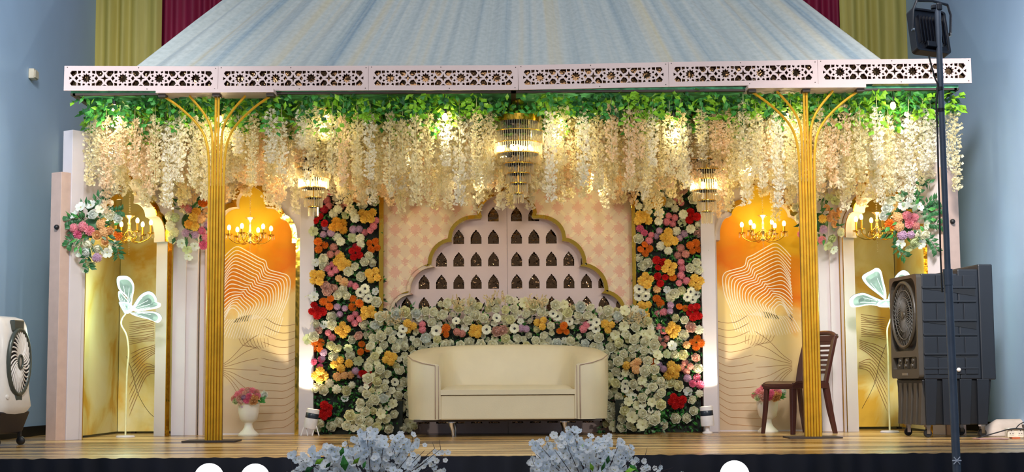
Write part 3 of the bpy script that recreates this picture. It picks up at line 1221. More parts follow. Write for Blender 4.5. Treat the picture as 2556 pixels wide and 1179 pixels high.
def scatter(poly, dmin, keep=None, n=6000, taken=None, seed=1):
    rnd = random.Random(seed)
    xs, ys = [p[0] for p in poly], [p[1] for p in poly]
    out = list(taken or [])
    k0 = len(out)
    def inside(x, y):
        c = False
        for i in range(len(poly)):
            (x0, y0), (x1, y1) = poly[i], poly[i - 1]
            if (y0 > y) != (y1 > y) and x < (x1 - x0) * (y - y0) / (y1 - y0) + x0:
                c = not c
        return c
    for _ in range(n):
        x, y = rnd.uniform(min(xs), max(xs)), rnd.uniform(min(ys), max(ys))
        if not inside(x, y) or (keep and not keep(x, y)):
            continue
        if all((x - a) ** 2 + (y - b) ** 2 > dmin * dmin for a, b in out):
            out.append((x, y))
    return out[k0:]


KINDOF = {'yellow': ('pompom', 'yellow'), 'gold': ('pompom', 'gold'), 'peach': ('pompom', 'peach'), 'white': ('rose', 'white'), 'wpom': ('pompom', 'white'), 'pink': ('hydrangea', 'pink'), 'rosy': ('hydrangea', 'rosy'),
          'magenta': ('carnation', 'magenta'), 'lav': ('hydrangea', 'lavender'), 'orange': ('carnation', 'orange'), 'red': ('carnation', 'red'), 'crimson': ('hydrangea', 'crimson'), 'anem': ('anemone', 'white'), 'orose': ('rose', 'orange'), 'prose': ('rose', 'blush')}


def expand(acc, sp=17):
    out = []
    for px, py, key, n in acc:
        for k in range(n):
            if n == 1:
                out.append((px, py, key))
            else:
                a = 2 * PI * k / n + px
                rr = sp * (.55 if n == 2 else .8 if n < 5 else 1.0)
                if n >= 5 and k == n - 1:
                    rr = 0
                out.append((px + rr * math.cos(a), py + rr * math.sin(a), key))
    return out


LEFT_ACC = [(823, 481, 'pink', 1), (818, 507, 'pink', 2), (809, 523, 'crimson', 1), (794, 546, 'red', 2), (810, 558, 'red', 1), (857, 513, 'rosy', 2), (838, 528, 'wpom', 2), (884, 538, 'wpom', 2), (886, 497, 'peach', 2), (917, 536, 'yellow', 5),
            (845, 567, 'gold', 5), (935, 558, 'pink', 2), (917, 578, 'pink', 2), (815, 578, 'lav', 3), (889, 573, 'lav', 2), (846, 598, 'wpom', 2), (900, 603, 'wpom', 2), (800, 613, 'orange', 3), (932, 613, 'orange', 4), (834, 629, 'rosy', 3), (888, 632, 'red', 4), (888, 616, 'crimson', 1),
            (855, 652, 'yellow', 5), (809, 655, 'white', 2), (920, 648, 'white', 3), (828, 672, 'pink', 4), (791, 694, 'yellow', 4), (932, 688, 'yellow', 4), (852, 700, 'peach', 2), (815, 722, 'prose', 2), (855, 732, 'white', 3), (880, 712, 'pink', 2), (912, 735, 'anem', 5), (818, 755, 'orange', 3), (886, 757, 'orange', 3),
            (792, 774, 'red', 5), (850, 774, 'lav', 3), (886, 796, 'pink', 4), (920, 784, 'yellow', 5), (856, 823, 'yellow', 4), (824, 837, 'pink', 2), (791, 863, 'orange', 4), (907, 870, 'orange', 3), (806, 888, 'lav', 2), (795, 906, 'magenta', 3), (845, 910, 'yellow', 3), (871, 908, 'yellow', 1), (798, 939, 'yellow', 4), (842, 941, 'peach', 1), (867, 937, 'peach', 2), (911, 932, 'red', 2), (893, 932, 'lav', 2), (809, 1026, 'red', 6), (778, 728, 'cool', 1), (771, 748, 'bloss', 1), (784, 742, 'cool', 1), (776, 830, 'cool', 1), (768, 848, 'bloss', 1), (784, 842, 'white', 1), (782, 578, 'bloss', 1), (797, 1062, 'white', 2), (828, 1064, 'white', 1)]
RIGHT_ACC = [(1640, 502, 'yellow', 3), (1694, 502, 'pink', 2), (1608, 497, 'wpom', 1), (1615, 518, 'white', 1), (1605, 547, 'yellow', 5), (1674, 549, 'pink', 4), (1728, 540, 'red', 3), (1603, 576, 'magenta', 2), (1623, 594, 'pink', 2), (1642, 583, 'lav', 2), (1672, 593, 'yellow', 5), (1702, 590, 'lav', 2), (1610, 622, 'orange', 4), (1733, 617, 'orange', 4), (1701, 631, 'rosy', 3),
             (1611, 661, 'white', 2), (1646, 658, 'red', 3), (1671, 668, 'yellow', 4), (1701, 663, 'pink', 2), (1735, 667, 'white', 3), (1613, 699, 'yellow', 4), (1650, 697, 'red', 3), (1703, 699, 'pink', 3), (1737, 705, 'yellow', 4), (1679, 693, 'orange', 1), (1603, 731, 'anem', 4), (1640, 723, 'peach', 1), (1677, 739, 'white', 2), (1644, 752, 'orange', 2), (1726, 739, 'anem', 4), (1610, 773, 'yellow', 5), (1649, 782, 'pink', 2), (1673, 770, 'lav', 2), (1703, 768, 'orange', 2), (1735, 779, 'red', 6),
             (1679, 823, 'yellow', 4), (1650, 821, 'pink', 2), (1654, 852, 'rosy', 3), (1739, 856, 'orange', 4), (1714, 862, 'peach', 1), (1676, 925, 'yellow', 5), (1712, 917, 'rosy', 4), (1739, 954, 'magenta', 3), (1650, 917, 'lav', 2), (1630, 903, 'orange', 1), (1690, 1001, 'red', 6), (1716, 945, 'lav', 1)]


def flower_pillar(label, px0, px1, acc, seed):
    y = 1.56
    x0, x1 = W(px0, 800, y).x, W(px1, 800, y).x
    t = thing('flower_pillar', label, 'flower wall', ((x0 + x1) / 2, y, 0), 0, 'flower pillars flanking the damask wall')
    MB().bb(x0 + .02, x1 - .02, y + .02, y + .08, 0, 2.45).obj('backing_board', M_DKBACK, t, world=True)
    spots = expand(acc, 14)
    taken = [(a, b) for a, b, _ in spots]
    poly = [(px0 + 4, 445), (px1 - 6, 445), (px1 - 6, 1070), (px0 + 4, 1070)]
    fill = scatter(poly, 19.5, seed=seed, taken=taken, n=9000)
    fillw = [(a, b, RND.choice(['white', 'white', 'wpom', 'white', 'ivory', 'white', 'prose', 'cool', 'bloss', 'wpom'])) for a, b in fill]
    # the dark lower edge keeps few flowers
    fillw = [f for f in fillw if not (f[1] > 975 and RND.random() < .45)]
    k = 0
    allf = spots + fillw
    RND.shuffle(allf)
    for px, py, key in allf[:300]:
        kind, col = KINDOF.get(key, ('rose', 'white')) if key not in ('ivory', 'cool', 'bloss') else (('rose', 'ivory') if key == 'ivory' else ('blossom', 'cool_white') if key == 'cool' else ('blossom', 'palegreen'))
        r = {'pompom': .040, 'hydrangea': .043, 'carnation': .036, 'anemone': .047, 'rose': .052, 'blossom': .046}[kind] * RND.uniform(.85, 1.15)
        yy = y - RND.uniform(.02, .075) - (.02 if key in ('yellow', 'red') else 0)
        put_flower(t, kind, col, W(px, py, yy), r)
    pts = [W(RND.uniform(px0 - 4, px1 + 4), RND.uniform(435, 1075), y - .0) for _ in range(520)]
    foliage('foliage', t, pts, 4, .05, [M_DGREEN, M_DKBACK, M_DGREEN, M_MGREEN])
    # upright sprigs at the top
    mb = MB()
    for _ in range(26):
        p = W(RND.uniform(px0 + 30, px1 - 20), RND.uniform(440, 480), y - .03)
        q = p + Vector((RND.uniform(-.05, .05), RND.uniform(-.03, .02), RND.uniform(.06, .14)))
        mb.tube([p, (p + q) / 2, q], .002, 4)
        for k in range(8):
            leaf(mb, p.lerp(q, k / 8 + .1), (RND.uniform(-1, 1), RND.uniform(-.5, .5), RND.uniform(0, 1)), .028, .014)
    mb.obj('sprigs', M_DKBACK, t, world=True)['kind'] = 'stuff'
    return t


flower_pillar('tall flower pillar left of the sofa, red blooms at its foot and top left edge', 782, 948, LEFT_ACC, 5)
flower_pillar('tall flower pillar right of the sofa beside the lit pilaster near the plastic chair', 1590, 1753, RIGHT_ACC, 9)


# ------------------------------------------------------------------ white flower bank round the sofa
def bank():
    t = thing('flower_bank', 'low bank of white roses curving round the back and sides of the cream sofa', 'flower wall', (CX, 1.45, 0))
    ACC = [(1022, 815, 'yellow', 3), (1054, 817, 'pink', 2), (1109, 827, 'orange', 3), (1147, 831, 'rosy', 2), (1187, 827, 'yellow', 4), (1247, 826, 'prose', 2), (1089, 826, 'anem', 1), (1139, 803, 'anem', 1), (1215, 823, 'anem', 1), (1239, 795, 'anem', 1), (1285, 821, 'anem', 1), (1386, 787, 'anem', 2), (1422, 803, 'anem', 1), (1484, 813, 'anem', 3),
           (1307, 821, 'lav', 2), (1350, 807, 'yellow', 3), (1406, 823, 'orange', 3), (1460, 817, 'pink', 2), (1518, 815, 'yellow', 3), (972, 895, 'yellow', 4), (1564, 913, 'yellow', 1), (1586, 907, 'peach', 2), (1588, 924, 'peach', 1), (1004, 829, 'anem', 2), (985, 955, 'anem', 1), (1560, 965, 'anem', 2)]
    poly = [(948, 790), (1000, 772), (1060, 770), (1130, 755), (1270, 748), (1390, 755), (1480, 768), (1590, 770), (1618, 800), (1640, 850), (1648, 940), (1655, 1000), (1640, 1060), (1570, 1078), (1525, 1075), (1500, 1045), (1500, 880), (1430, 868), (1110, 868), (1040, 880), (1040, 1045), (1030, 1078), (880, 1078), (850, 1060), (905, 1000), (920, 930), (922, 860), (935, 800)]
    keep = lambda x, y: not (1026 < x < 1510 and y > 893 and y < 1052)
    spots = expand(ACC, 12)
    fill = scatter(poly, 21.5, keep, 16000, [(a, b) for a, b, _ in spots], 4)
    rest = scatter(poly, 15, keep, 9000, [(a, b) for a, b, _ in spots] + fill, 8)
    allf = spots + [(a, b, RND.choice(['white', 'white', 'white', 'ivory', 'cool', 'white', 'white', 'bloss', 'white'])) for a, b in fill]

    def depth(px, py):
        side = max(0, (abs(px - 1268) - 255) / 110)
        return 1.44 - min(1, side) * min(1, max(0, (py - 800) / 240)) * .42
    items = [(px, py, key) for px, py, key in allf]
    for px, py, key in items[:300]:
        kind, col = KINDOF.get(key, ('rose', 'white')) if key not in ('ivory', 'cool', 'bloss') else (('rose', 'ivory') if key == 'ivory' else ('rose', 'cool_white') if key == 'cool' else ('blossom', 'ivory'))
        r = {'pompom': .038, 'hydrangea': .042, 'carnation': .036, 'anemone': .048, 'rose': .053, 'blossom': .054}[kind] * RND.uniform(.85, 1.15)
        p = W(px, py, depth(px, py) - RND.uniform(0, .06))
        p.z = max(p.z, .05)
        put_flower(t, kind, col, p, r, (0, -1, .15))
    # smaller blooms pressed between the large ones
    mb = MB()
    src = [mb_rose(random.Random(5)), mb_blossom(random.Random(6))]
    for px, py in [(a, b) for a, b, _ in items[300:]] + rest:
        p = W(px, py, depth(px, py) + RND.uniform(.0, .03))
        p.z = max(p.z, .04)
        s = RND.choice(src)
        r = RND.uniform(.030, .042)
        n = Vector((RND.uniform(-.6, .6), -1, RND.uniform(-.3, .7))).normalized()
        M = Matrix.Translation(p) @ n.to_track_quat('Z', 'Y').to_matrix().to_4x4() @ Matrix.Scale(r, 4)
        c = RND.choice((0, 0, 1))
        b = len(mb.v)
        mb.v += [(M @ Vector(q))[:] for q in s.v]
        mb.f += [[i + b for i in f] for f in s.f]
        mb.m += [c if m == 0 else 2 for m in s.m]
    mb.obj('small_blooms', [FM['white'], FM['ivory'], M_EYE], t, world=True, smooth=180)['kind'] = 'stuff'
    pts = []
    while len(pts) < 620:
        px, py = RND.uniform(900, 1650), RND.uniform(770, 1078)
        if 1040 < px < 1500 and py > 870:
            continue
        if px < 925 and py < 1000:
            continue
        p = W(px, py, depth(px, py) + .06)
        p.z = max(p.z, .03)
        pts.append(p)
    foliage('foliage', t, pts, 4, .05, [M_DGREEN, M_MGREEN, M_DKBACK, M_SAGE])
    # a core the blooms are pinned to
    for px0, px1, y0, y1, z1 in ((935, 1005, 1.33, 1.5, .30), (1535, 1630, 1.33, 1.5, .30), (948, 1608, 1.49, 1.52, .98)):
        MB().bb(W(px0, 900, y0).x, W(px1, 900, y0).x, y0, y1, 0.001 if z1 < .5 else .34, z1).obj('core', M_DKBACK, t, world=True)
    # beige sprigs sticking out at both upper corners
    mb = MB()
    for cx, cy in ((985, 800), (1590, 800), (1145, 760), (1340, 755), (1240, 752)):
        for k in range(16):
            p = W(cx + RND.uniform(-26, 26), cy + RND.uniform(-8, 20), 1.40)
            d = Vector((RND.uniform(-.7, .7), -.4, RND.uniform(.3, 1))).normalized()
            mb.tube([p, p + d * .06], .0015, 4)
            for j in range(5):
                leaf(mb, p + d * (.02 + .012 * j), d + Vector((RND.uniform(-.8, .8), RND.uniform(-.8, .2), RND.uniform(-.5, .5))), .03, .014)
    mb.obj('sprigs', pm('dried_sprig', (214, 190, 140), .6), t, world=True)['kind'] = 'stuff'


bank()


# ------------------------------------------------------------------ bouquets fixed to the arches
def bouquet(label, cpx, cpy, y, blooms, leaves_n, spread, size=1.0, sprigs=()):
    c = W(cpx, cpy, y)
    t = thing('flower_bouquet', label, 'bouquet', c, 0, 'bouquets fixed to the backdrop arches')
    MB().ball((0, .02, 0), spread * .55, 10, 7, 0, (1, .5, 1.0)).obj('foam_core', M_DGREEN, t, smooth=180)
    for dx, dy, kind, col, r in blooms:
        d2 = (dx * dx + dy * dy) ** .5
        p = W(cpx + dx, cpy + dy, y - .09 + .07 * min(1, d2 / 70))
        nrm = Vector((dx / 90, -1, -dy / 90))
        put_flower(t, kind, col, p, r * size, nrm, .25)
    mb = MB()
    for _ in range(leaves_n):
        a, q = RND.uniform(0, 6.28), RND.uniform(.4, 1.15)
        p = Vector((math.cos(a) * spread * q, RND.uniform(-.08, .03), math.sin(a) * spread * q * 1.1))
        leaf(mb, p, (math.cos(a) + RND.uniform(-.6, .6), RND.uniform(-.6, .1), math.sin(a) + RND.uniform(-.9, .4)), RND.uniform(.05, .085), RND.uniform(.025, .042), RND.choice((0, 0, 1, 2)))
    mb.obj('foliage', [M_DGREEN, M_MGREEN, M_SAGE], t)['kind'] = 'stuff'
    for pts in sprigs:
        P = [W(px, py, y - .03) - c for px, py in pts]
        S = spline(P, 14)
        s = MB().tube(S, .0022, 5)
        for i in range(3, 14, 2):
            tdir = (S[i] - S[i - 1]).normalized()
            for sg in (-1, 1):
                leaf(s, S[i], tdir * .6 + Vector((tdir.z, 0, -tdir.x)) * sg * .9, RND.uniform(.055, .075), .036, 1)
        s.obj('sprig', [M_STEM, M_DGREEN], t)


B1 = [(-30, -50, 'blossom', 'cool_white', .05), (-5, -55, 'blossom', 'cool_white', .05), (20, -45, 'blossom', 'white', .05), (-45, -30, 'blossom', 'cool_white', .045), (0, -30, 'rose', 'cool_white', .05), (-48, 2, 'hydrangea', 'pink', .05), (-25, -2, 'hydrangea', 'pink', .055), (-8, 8, 'carnation', 'pink', .045), (-38, 18, 'carnation', 'magenta', .04),
      (22, -8, 'hydrangea', 'peach', .06), (28, 12, 'hydrangea', 'peach', .06), (10, 20, 'rose', 'peach', .05), (40, 10, 'rose', 'peach', .05), (44, -28, 'rose', 'white', .055), (60, -22, 'rose', 'cool_white', .05), (62, 20, 'carnation', 'orange', .045), (30, 35, 'rose', 'peach', .045), (-12, 40, 'rose', 'white', .055), (-15, 60, 'rose', 'cool_white', .058), (12, 52, 'rose', 'white', .05), (-38, 38, 'rose', 'white', .045), (10, 75, 'hydrangea', 'lavender', .055), (35, 62, 'blossom', 'cool_white', .05), (50, 45, 'blossom', 'white', .05), (-35, 62, 'blossom', 'cool_white', .045), (-5, 90, 'blossom', 'palegreen', .045), (-20, 105, 'blossom', 'cool_white', .04)]
bouquet('loose flower bouquet with trailing leaves at the far left end of the backdrop', 232, 568, .45, B1, 70, .17, 1.0,
        [[(232, 540), (228, 515), (245, 495), (258, 488)], [(215, 545), (190, 545), (168, 552)], [(268, 540), (285, 530), (300, 527)], [(205, 600), (180, 600), (168, 612)], [(225, 620), (215, 645), (222, 668)], [(275, 605), (292, 618), (296, 640)]])
B2 = [(-52, -12, 'pompom', 'white', .045), (-38, -8, 'pompom', 'palegreen', .045), (-50, 12, 'pompom', 'white', .05), (-40, 28, 'pompom', 'ivory', .045), (-45, 45, 'rose', 'white', .05), (-18, -40, 'hydrangea', 'rosy', .05), (-4, -30, 'hydrangea', 'pink', .05), (8, -8, 'pompom', 'yellow', .05), (14, -22, 'pompom', 'gold', .045), (25, -5, 'pompom', 'peach', .045), (-4, 8, 'pompom', 'gold', .045), (10, 14, 'pompom', 'yellow', .045), (30, -45, 'carnation', 'orange', .045), (40, -20, 'pompom', 'peach', .045), (-12, 30, 'hydrangea', 'lavender', .05), (10, 34, 'hydrangea', 'lavender', .048), (28, 24, 'hydrangea', 'magenta', .048), (38, 42, 'hydrangea', 'pink', .05), (42, 10, 'hydrangea', 'lavender', .045), (32, 60, 'carnation', 'magenta', .045), (-22, 55, 'blossom', 'cool_white', .05), (-8, 70, 'blossom', 'palegreen', .05), (10, 62, 'blossom', 'cool_white', .05), (-5, 88, 'blossom', 'cool_white', .045), (40, -62, 'rose', 'white', .045)]
bouquet('round flower bouquet with orange pompoms between the two left arches', 476, 552, 1.36, B2, 40, .16, 1.0)
B3 = [(-50, -10, 'rose', 'white', .05), (-58, -35, 'rose', 'white', .05), (-42, -50, 'pompom', 'white', .045), (-35, 10, 'hydrangea', 'rosy', .05), (-45, 30, 'hydrangea', 'pink', .045), (8, -8, 'hydrangea', 'yellow', .05), (18, -35, 'rose', 'peach', .04), (30, -22, 'rose', 'peach', .042), (42, -15, 'rose', 'peach', .042), (24, -8, 'rose', 'peach', .042), (36, 5, 'rose', 'peach', .042), (48, -28, 'rose', 'peach', .035), (10, 18, 'hydrangea', 'lavender', .05), (6, 45, 'hydrangea', 'pink', .05), (52, 25, 'rose', 'white', .05), (30, 40, 'rose', 'palegreen', .05), (38, -52, 'blossom', 'palegreen', .05), (46, -65, 'blossom', 'white', .05), (24, -60, 'blossom', 'palegreen', .045), (20, 58, 'blossom', 'palegreen', .05), (35, 68, 'blossom', 'cool_white', .045), (-20, 40, 'rose', 'white', .045), (-15, -30, 'rose', 'white', .045)]
bouquet('round flower bouquet with peach roses half behind the right gold column', 2045, 555, 1.36, B3, 40, .16, 1.0)
B4 = [(-45, -30, 'rose', 'cool_white', .06), (-38, -48, 'rose', 'white', .055), (-55, -12, 'rose', 'cool_white', .05), (-18, -55, 'rose', 'white', .05), (-8, -35, 'blossom', 'cool_white', .05), (12, -42, 'blossom', 'cool_white', .05), (32, -35, 'blossom', 'cool_white', .045), (-22, -8, 'hydrangea', 'peach', .06), (-40, 8, 'carnation', 'orange', .05), (-18, 14, 'hydrangea', 'peach', .055), (2, -12, 'hydrangea', 'pink', .055), (20, -8, 'hydrangea', 'pink', .05), (8, 6, 'carnation', 'pink', .045), (24, 12, 'hydrangea', 'rosy', .045), (-10, 36, 'hydrangea', 'lavender', .055), (12, 34, 'hydrangea', 'lavender', .045), (28, 34, 'rose', 'white', .05), (46, 34, 'rose', 'white', .05), (20, 52, 'rose', 'palegreen', .06), (36, 56, 'blossom', 'cool_white', .05), (-14, 56, 'blossom', 'cool_white', .045), (6, 66, 'blossom', 'palegreen', .045), (48, 10, 'blossom', 'white', .045)]
bouquet('loose flower bouquet with trailing leaves above the black air cooler', 2262, 552, .45, B4, 70, .17, 1.0,
        [[(2285, 520), (2292, 485), (2300, 455), (2318, 458)], [(2290, 530), (2312, 510), (2335, 500)], [(2300, 545), (2322, 530), (2345, 522)], [(2300, 560), (2320, 558), (2344, 560)], [(2300, 590), (2322, 600), (2338, 625)], [(2250, 600), (2240, 620), (2258, 640)], [(2245, 520), (2262, 495), (2290, 490)]])
# ================================================================== crystal chandeliers
def mat_crystal():
    m = bpy.data.materials.new('crystal')
    m.use_nodes = True
    nt = m.node_tree
    for n in list(nt.nodes):
        if n.type != 'OUTPUT_MATERIAL':
            nt.nodes.remove(n)
    out = nt.nodes['Material Output']
    tr = nt.nodes.new('ShaderNodeBsdfTransparent')
    tr.inputs[0].default_value = (.97, .93, .82, 1)
    gl = nt.nodes.new('ShaderNodeBsdfGlossy')
    gl.inputs[0].default_value = (1, .95, .82, 1)
    gl.inputs['Roughness'].default_value = .08
    lw = nt.nodes.new('ShaderNodeLayerWeight')
    lw.inputs[0].default_value = .45
    nz = nt.nodes.new('ShaderNodeTexNoise')
    nz.inputs['Scale'].default_value = 60
    mul = nt.nodes.new('ShaderNodeMath')
    mul.operation = 'MULTIPLY_ADD'
    mul.inputs[1].default_value = .55
    nt.links.new(lw.outputs['Facing'], mul.inputs[0])
    sc = nt.nodes.new('ShaderNodeMath')
    sc.operation = 'MULTIPLY'
    sc.inputs[1].default_value = .35
    nt.links.new(nz.outputs['Fac'], sc.inputs[0])
    nt.links.new(sc.outputs[0], mul.inputs[2])
    tl = nt.nodes.new('ShaderNodeBsdfTranslucent')
    tl.inputs[0].default_value = (1, .97, .88, 1)
    df = nt.nodes.new('ShaderNodeMixShader')
    df.inputs[0].default_value = .65
    nt.links.new(gl.outputs[0], df.inputs[1])
    nt.links.new(tl.outputs[0], df.inputs[2])
    mx = nt.nodes.new('ShaderNodeMixShader')
    nt.links.new(mul.outputs[0], mx.inputs[0])
    nt.links.new(tr.outputs[0], mx.inputs[1])
    nt.links.new(df.outputs[0], mx.inputs[2])
    nt.links.new(mx.outputs[0], out.inputs['Surface'])
    return m


M_CRYSTAL = mat_crystal()
M_BRASS = pm('brass', (222, 172, 62), 0.2, 1.0, var=.08)


def tier_chandelier(label, pxc, y, py_top, tiers, ring, energy, group=None, cord_to=2.84):
    """tiers: (py_top, py_bottom, width_px)."""
    s = F / (y - CAM_Y) * math.cos(PITCH)
    c = W(pxc, py_top, y)
    t = thing('crystal_chandelier', label, 'chandelier', c, 0, group)
    MB().tube([(0, 0, 0), (0, 0, cord_to - c.z)], .006, 8).obj('cord', M_DARKWOOD, t)
    MB().lathe([(.0, cord_to - c.z - .03), (.05, cord_to - c.z - .03), (.05, cord_to - c.z - .005)], 16).obj('ceiling_cup', M_BRASS, t, smooth=40)
    zt = [(c.z - W(pxc, a, y).z, c.z - W(pxc, b, y).z, w / s / 2) for a, b, w in tiers]
    if ring:
        r = ring / s / 2
        MB().lathe([(r, -.045), (r, 0), (r - .012, 0), (r - .012, -.045), (r, -.045)], 40).obj('top_ring', M_BRASS, t, smooth=40)
    mb = MB()
    mb.tube([(0, 0, 0), (0, 0, -zt[-1][0])], .006, 6)
    for a in range(3):
        q = a * PI / 3
        r = zt[0][2]
        mb.tube([(r * math.cos(q), r * math.sin(q), -zt[0][0]), (-r * math.cos(q), -r * math.sin(q), -zt[0][0])], .003, 5)
    mb.obj('frame', M_BRASS, t)
    for k, (a, b, r) in enumerate(zt):
        mb = MB().lathe([(r, -a - .005), (r, -a + .003), (r - .007, -a + .003), (r - .007, -a - .005), (r, -a - .005)], 36)
        tier = mb.obj('tier_ring', M_BRASS, t, smooth=40)
        mb = MB()
        n = max(9, int(2 * PI * r / .020))
        for i in range(n):
            q = 2 * PI * i / n
            x, yy = r * math.cos(q), r * math.sin(q)
            h = b - a
            M = Matrix.Translation((x, yy, -a)) @ Matrix.Rotation(q + .4, 4, 'Z')
            mb.tube([(0, 0, -.004), (0, 0, -h * .93), (0, 0, -h * 1.02)], [.0062, .0062, .002], 4, 0, M)
        d = mb.obj('crystal_drops', M_CRYSTAL, tier)
        d['kind'] = 'stuff'
    # bulbs inside
    zb = -(zt[min(2, len(zt) - 1)][0] + zt[min(2, len(zt) - 1)][1]) / 2
    for q in range(5):
        a = 2 * PI * q / 5 + .5
        r = zt[1][2] * .62
        mb = MB()
        mb.ball((r * math.cos(a), r * math.sin(a), zb), .015, 10, 8, 0, (1, 1, 1.5))
        mb.obj('bulb', M_WARM, t, smooth=180)
    light('chandelier_glow', 'POINT', c + Vector((0, 0, zb)), energy, (1.0, .86, .52), .07)
    return t


tier_chandelier('large crystal chandelier with gold top ring hanging in the centre above the sofa', 1293, .42, 291,
                [(305, 331, 104), (331, 359, 126), (359, 385, 118), (385, 410, 104), (410, 434, 76), (434, 458, 60), (458, 483, 44), (483, 507, 24)], 106, 22)
tier_chandelier('small crystal chandelier among the white strands above the left flower pillar', 783, .75, 392,
                [(398, 420, 92), (420, 445, 84), (445, 470, 74), (470, 494, 62), (494, 517, 44), (517, 540, 26)], 0, 10, 'small side chandeliers')
tier_chandelier('small crystal chandelier among the white strands above the right flower pillar', 1762, .75, 396,
                [(402, 426, 100), (426, 450, 92), (450, 476, 80), (476, 501, 66), (501, 528, 46), (528, 558, 26)], 0, 10, 'small side chandeliers')


def candle_chandelier(label, pxc, y, py_bulb, py_low, top_z, energy=9, narms=6, a0=.3):
    low = W(pxc, py_low, y)
    zb = W(pxc, py_bulb, y).z - low.z
    t = thing('candle_chandelier', label, 'chandelier', low, 0, 'candle chandeliers in the arches')
    st = MB().lathe([(0.0, 0), (.012, .004), (.028, .018), (.03, .03), (.016, .045), (.012, .07), (.022, .09), (.024, .105), (.013, .125), (.010, .155), (.016, .175), (.010, .19), (.012, .215), (.045, .238), (.048, .243), (.0, .243)], 18)
    st.obj('stem', pm('glass_gold', (236, 206, 140), .1, .85, var=.06), t, smooth=60)
    mb = MB()
    k = 0
    z = .243
    while low.z + z < top_z:
        mb.ball((0, 0, z + .008), .0075, 6, 4)
        z += .021
        k += 1
    c = mb.obj('bead_chain', M_CRYSTAL, t, smooth=180)
    c['kind'] = 'stuff'
    for i in range(narms):
        a = a0 + 2 * PI * i / narms
        ca, sa = math.cos(a), math.sin(a)
        pr = [(.015, .04), (.05, .012), (.10, .004), (.15, .022), (.185, .05), (.19, .075)]
        mb = MB().tube([v[:] for v in spline([(r * ca, r * sa, zz) for r, zz in pr], 16)], .0055, 6)
        mb.tube([v[:] for v in spline([(r * ca, r * sa, zz) for r, zz in [(.02, .10), (.05, .085), (.07, .055), (.06, .035), (.045, .045)]], 10)], .003, 5)
        x, yy = .19 * ca, .19 * sa
        mb.lathe([(.004, .07), (.03, .082), (.034, .09), (.0, .088)], 14, 0, Matrix.Translation((x, yy, 0)))
        arm = mb.obj('arm', M_BRASS, t, smooth=60)
        MB().lathe([(.009, .088), (.009, zb - .022), (.0, zb - .02)], 10, 0, Matrix.Translation((x, yy, 0))).obj('candle_sleeve', M_GOLD, arm, smooth=40)
        MB().ball((x, yy, zb), .017, 10, 8, 0, (1, 1, 1.6)).obj('bulb', M_WARM, arm, smooth=180)
        mb = MB()
        for d in range(5):
            b = 2 * PI * d / 5
            mb.tube([(x + .03 * math.cos(b), yy + .03 * math.sin(b), .082), (x + .03 * math.cos(b), yy + .03 * math.sin(b), .05), (x + .03 * math.cos(b), yy + .03 * math.sin(b), .04)], [.002, .006, .001], 5)
        mb.obj('crystal_drops', M_CRYSTAL, arm)['kind'] = 'stuff'
    mb = MB()
    for d in range(7):
        mb.ball((0, 0, -.012 - .016 * d), .006 - .0004 * d, 6, 4)
    mb.obj('bead_tail', M_CRYSTAL, t, smooth=180)['kind'] = 'stuff'
    light('candle_glow', 'POINT', low + Vector((0, -.02, zb + .02)), energy, (1.0, .80, .40), .10)
    return t


candle_chandelier('candle chandelier with lit bulbs in the orange printed arch behind the left gold column', 624, 1.50, 570, 610, 2.84, 4.5)
candle_chandelier('candle chandelier with lit bulbs in the orange printed arch above the plastic chair', 1905, 1.50, 560, 604, 2.84, 4.5, a0=.8)
candle_chandelier('candle chandelier with lit bulbs in the far left arch above the glowing flower lamp', 322, 1.28, 556, 606, 2.84, 4.5, a0=.1)
candle_chandelier('candle chandelier with lit bulbs in the far right arch behind the leafy bouquet', 2190, 1.28, 545, 598, 2.84, 4.5, a0=.55)

# ------------------------------------------------------------------ bare bulbs under the leafy ceiling
PEND = [(285, 270, .10, 'bare lit bulb among the leaves left of the left gold column'), (815, 290, .35, 'bare lit bulb among the leaves above the left flower pillar'),
        (1110, 292, .12, 'bare lit bulb with black socket left of the central chandelier'), (1398, 296, .35, 'bare lit bulb just right of the central chandelier'),
        (1681, 303, .15, 'bare lit bulb among the leaves left of the right gold column, haloed yellow'), (1965, 292, .30, 'bare lit bulb beside the left branches of the right gold column'),
        (1020, 370, .95, 'bare lit bulb deep among the strands between left flower pillar and central chandelier'), (1176, 402, 1.05, 'bare lit bulb glimpsed through the strands left of the lower central chandelier'),
        (1478, 440, 1.10, 'bare lit bulb glimpsed through the strands right of the lower central chandelier'), (702, 400, .95, 'bare lit bulb deep among the strands left of the small left chandelier'),
        (290, 345, .9, 'bare lit bulb deep among the strands above the far left arch'), (2203, 335, .9, 'bare lit bulb deep among the strands above the far right arch'), (1860, 390, .95, 'bare lit bulb deep among the strands above the arch behind the chair'),
        (2229, 264, .12, 'bare lit bulb among the leaves beside the flood light pole'), (548, 298, .35, 'bare lit bulb just behind the left gold column top')]
for px, py, y, lab in PEND:
    p = W(px, py, y)
    t = thing('pendant_bulb', lab, 'light bulb', p, 0, 'bare bulbs under the leafy ceiling')
    MB().tube([(0, 0, .06), (0, 0, 2.843 - p.z)], .003, 5).obj('cord', M_BLACK, t)
    MB().lathe([(0, .075), (.014, .072), (.017, .035), (.015, .03), (0, .03)], 12).obj('socket', M_BLACK, t, smooth=40)
    MB().ball((0, 0, 0), .024, 12, 9, 0, (1, 1, 1.35)).obj('bulb', M_WARM, t, smooth=180)
    light('bulb_glow', 'POINT', p + Vector((0, -.03, -.12)), 4.4, (1.0, .87, .54), .04)

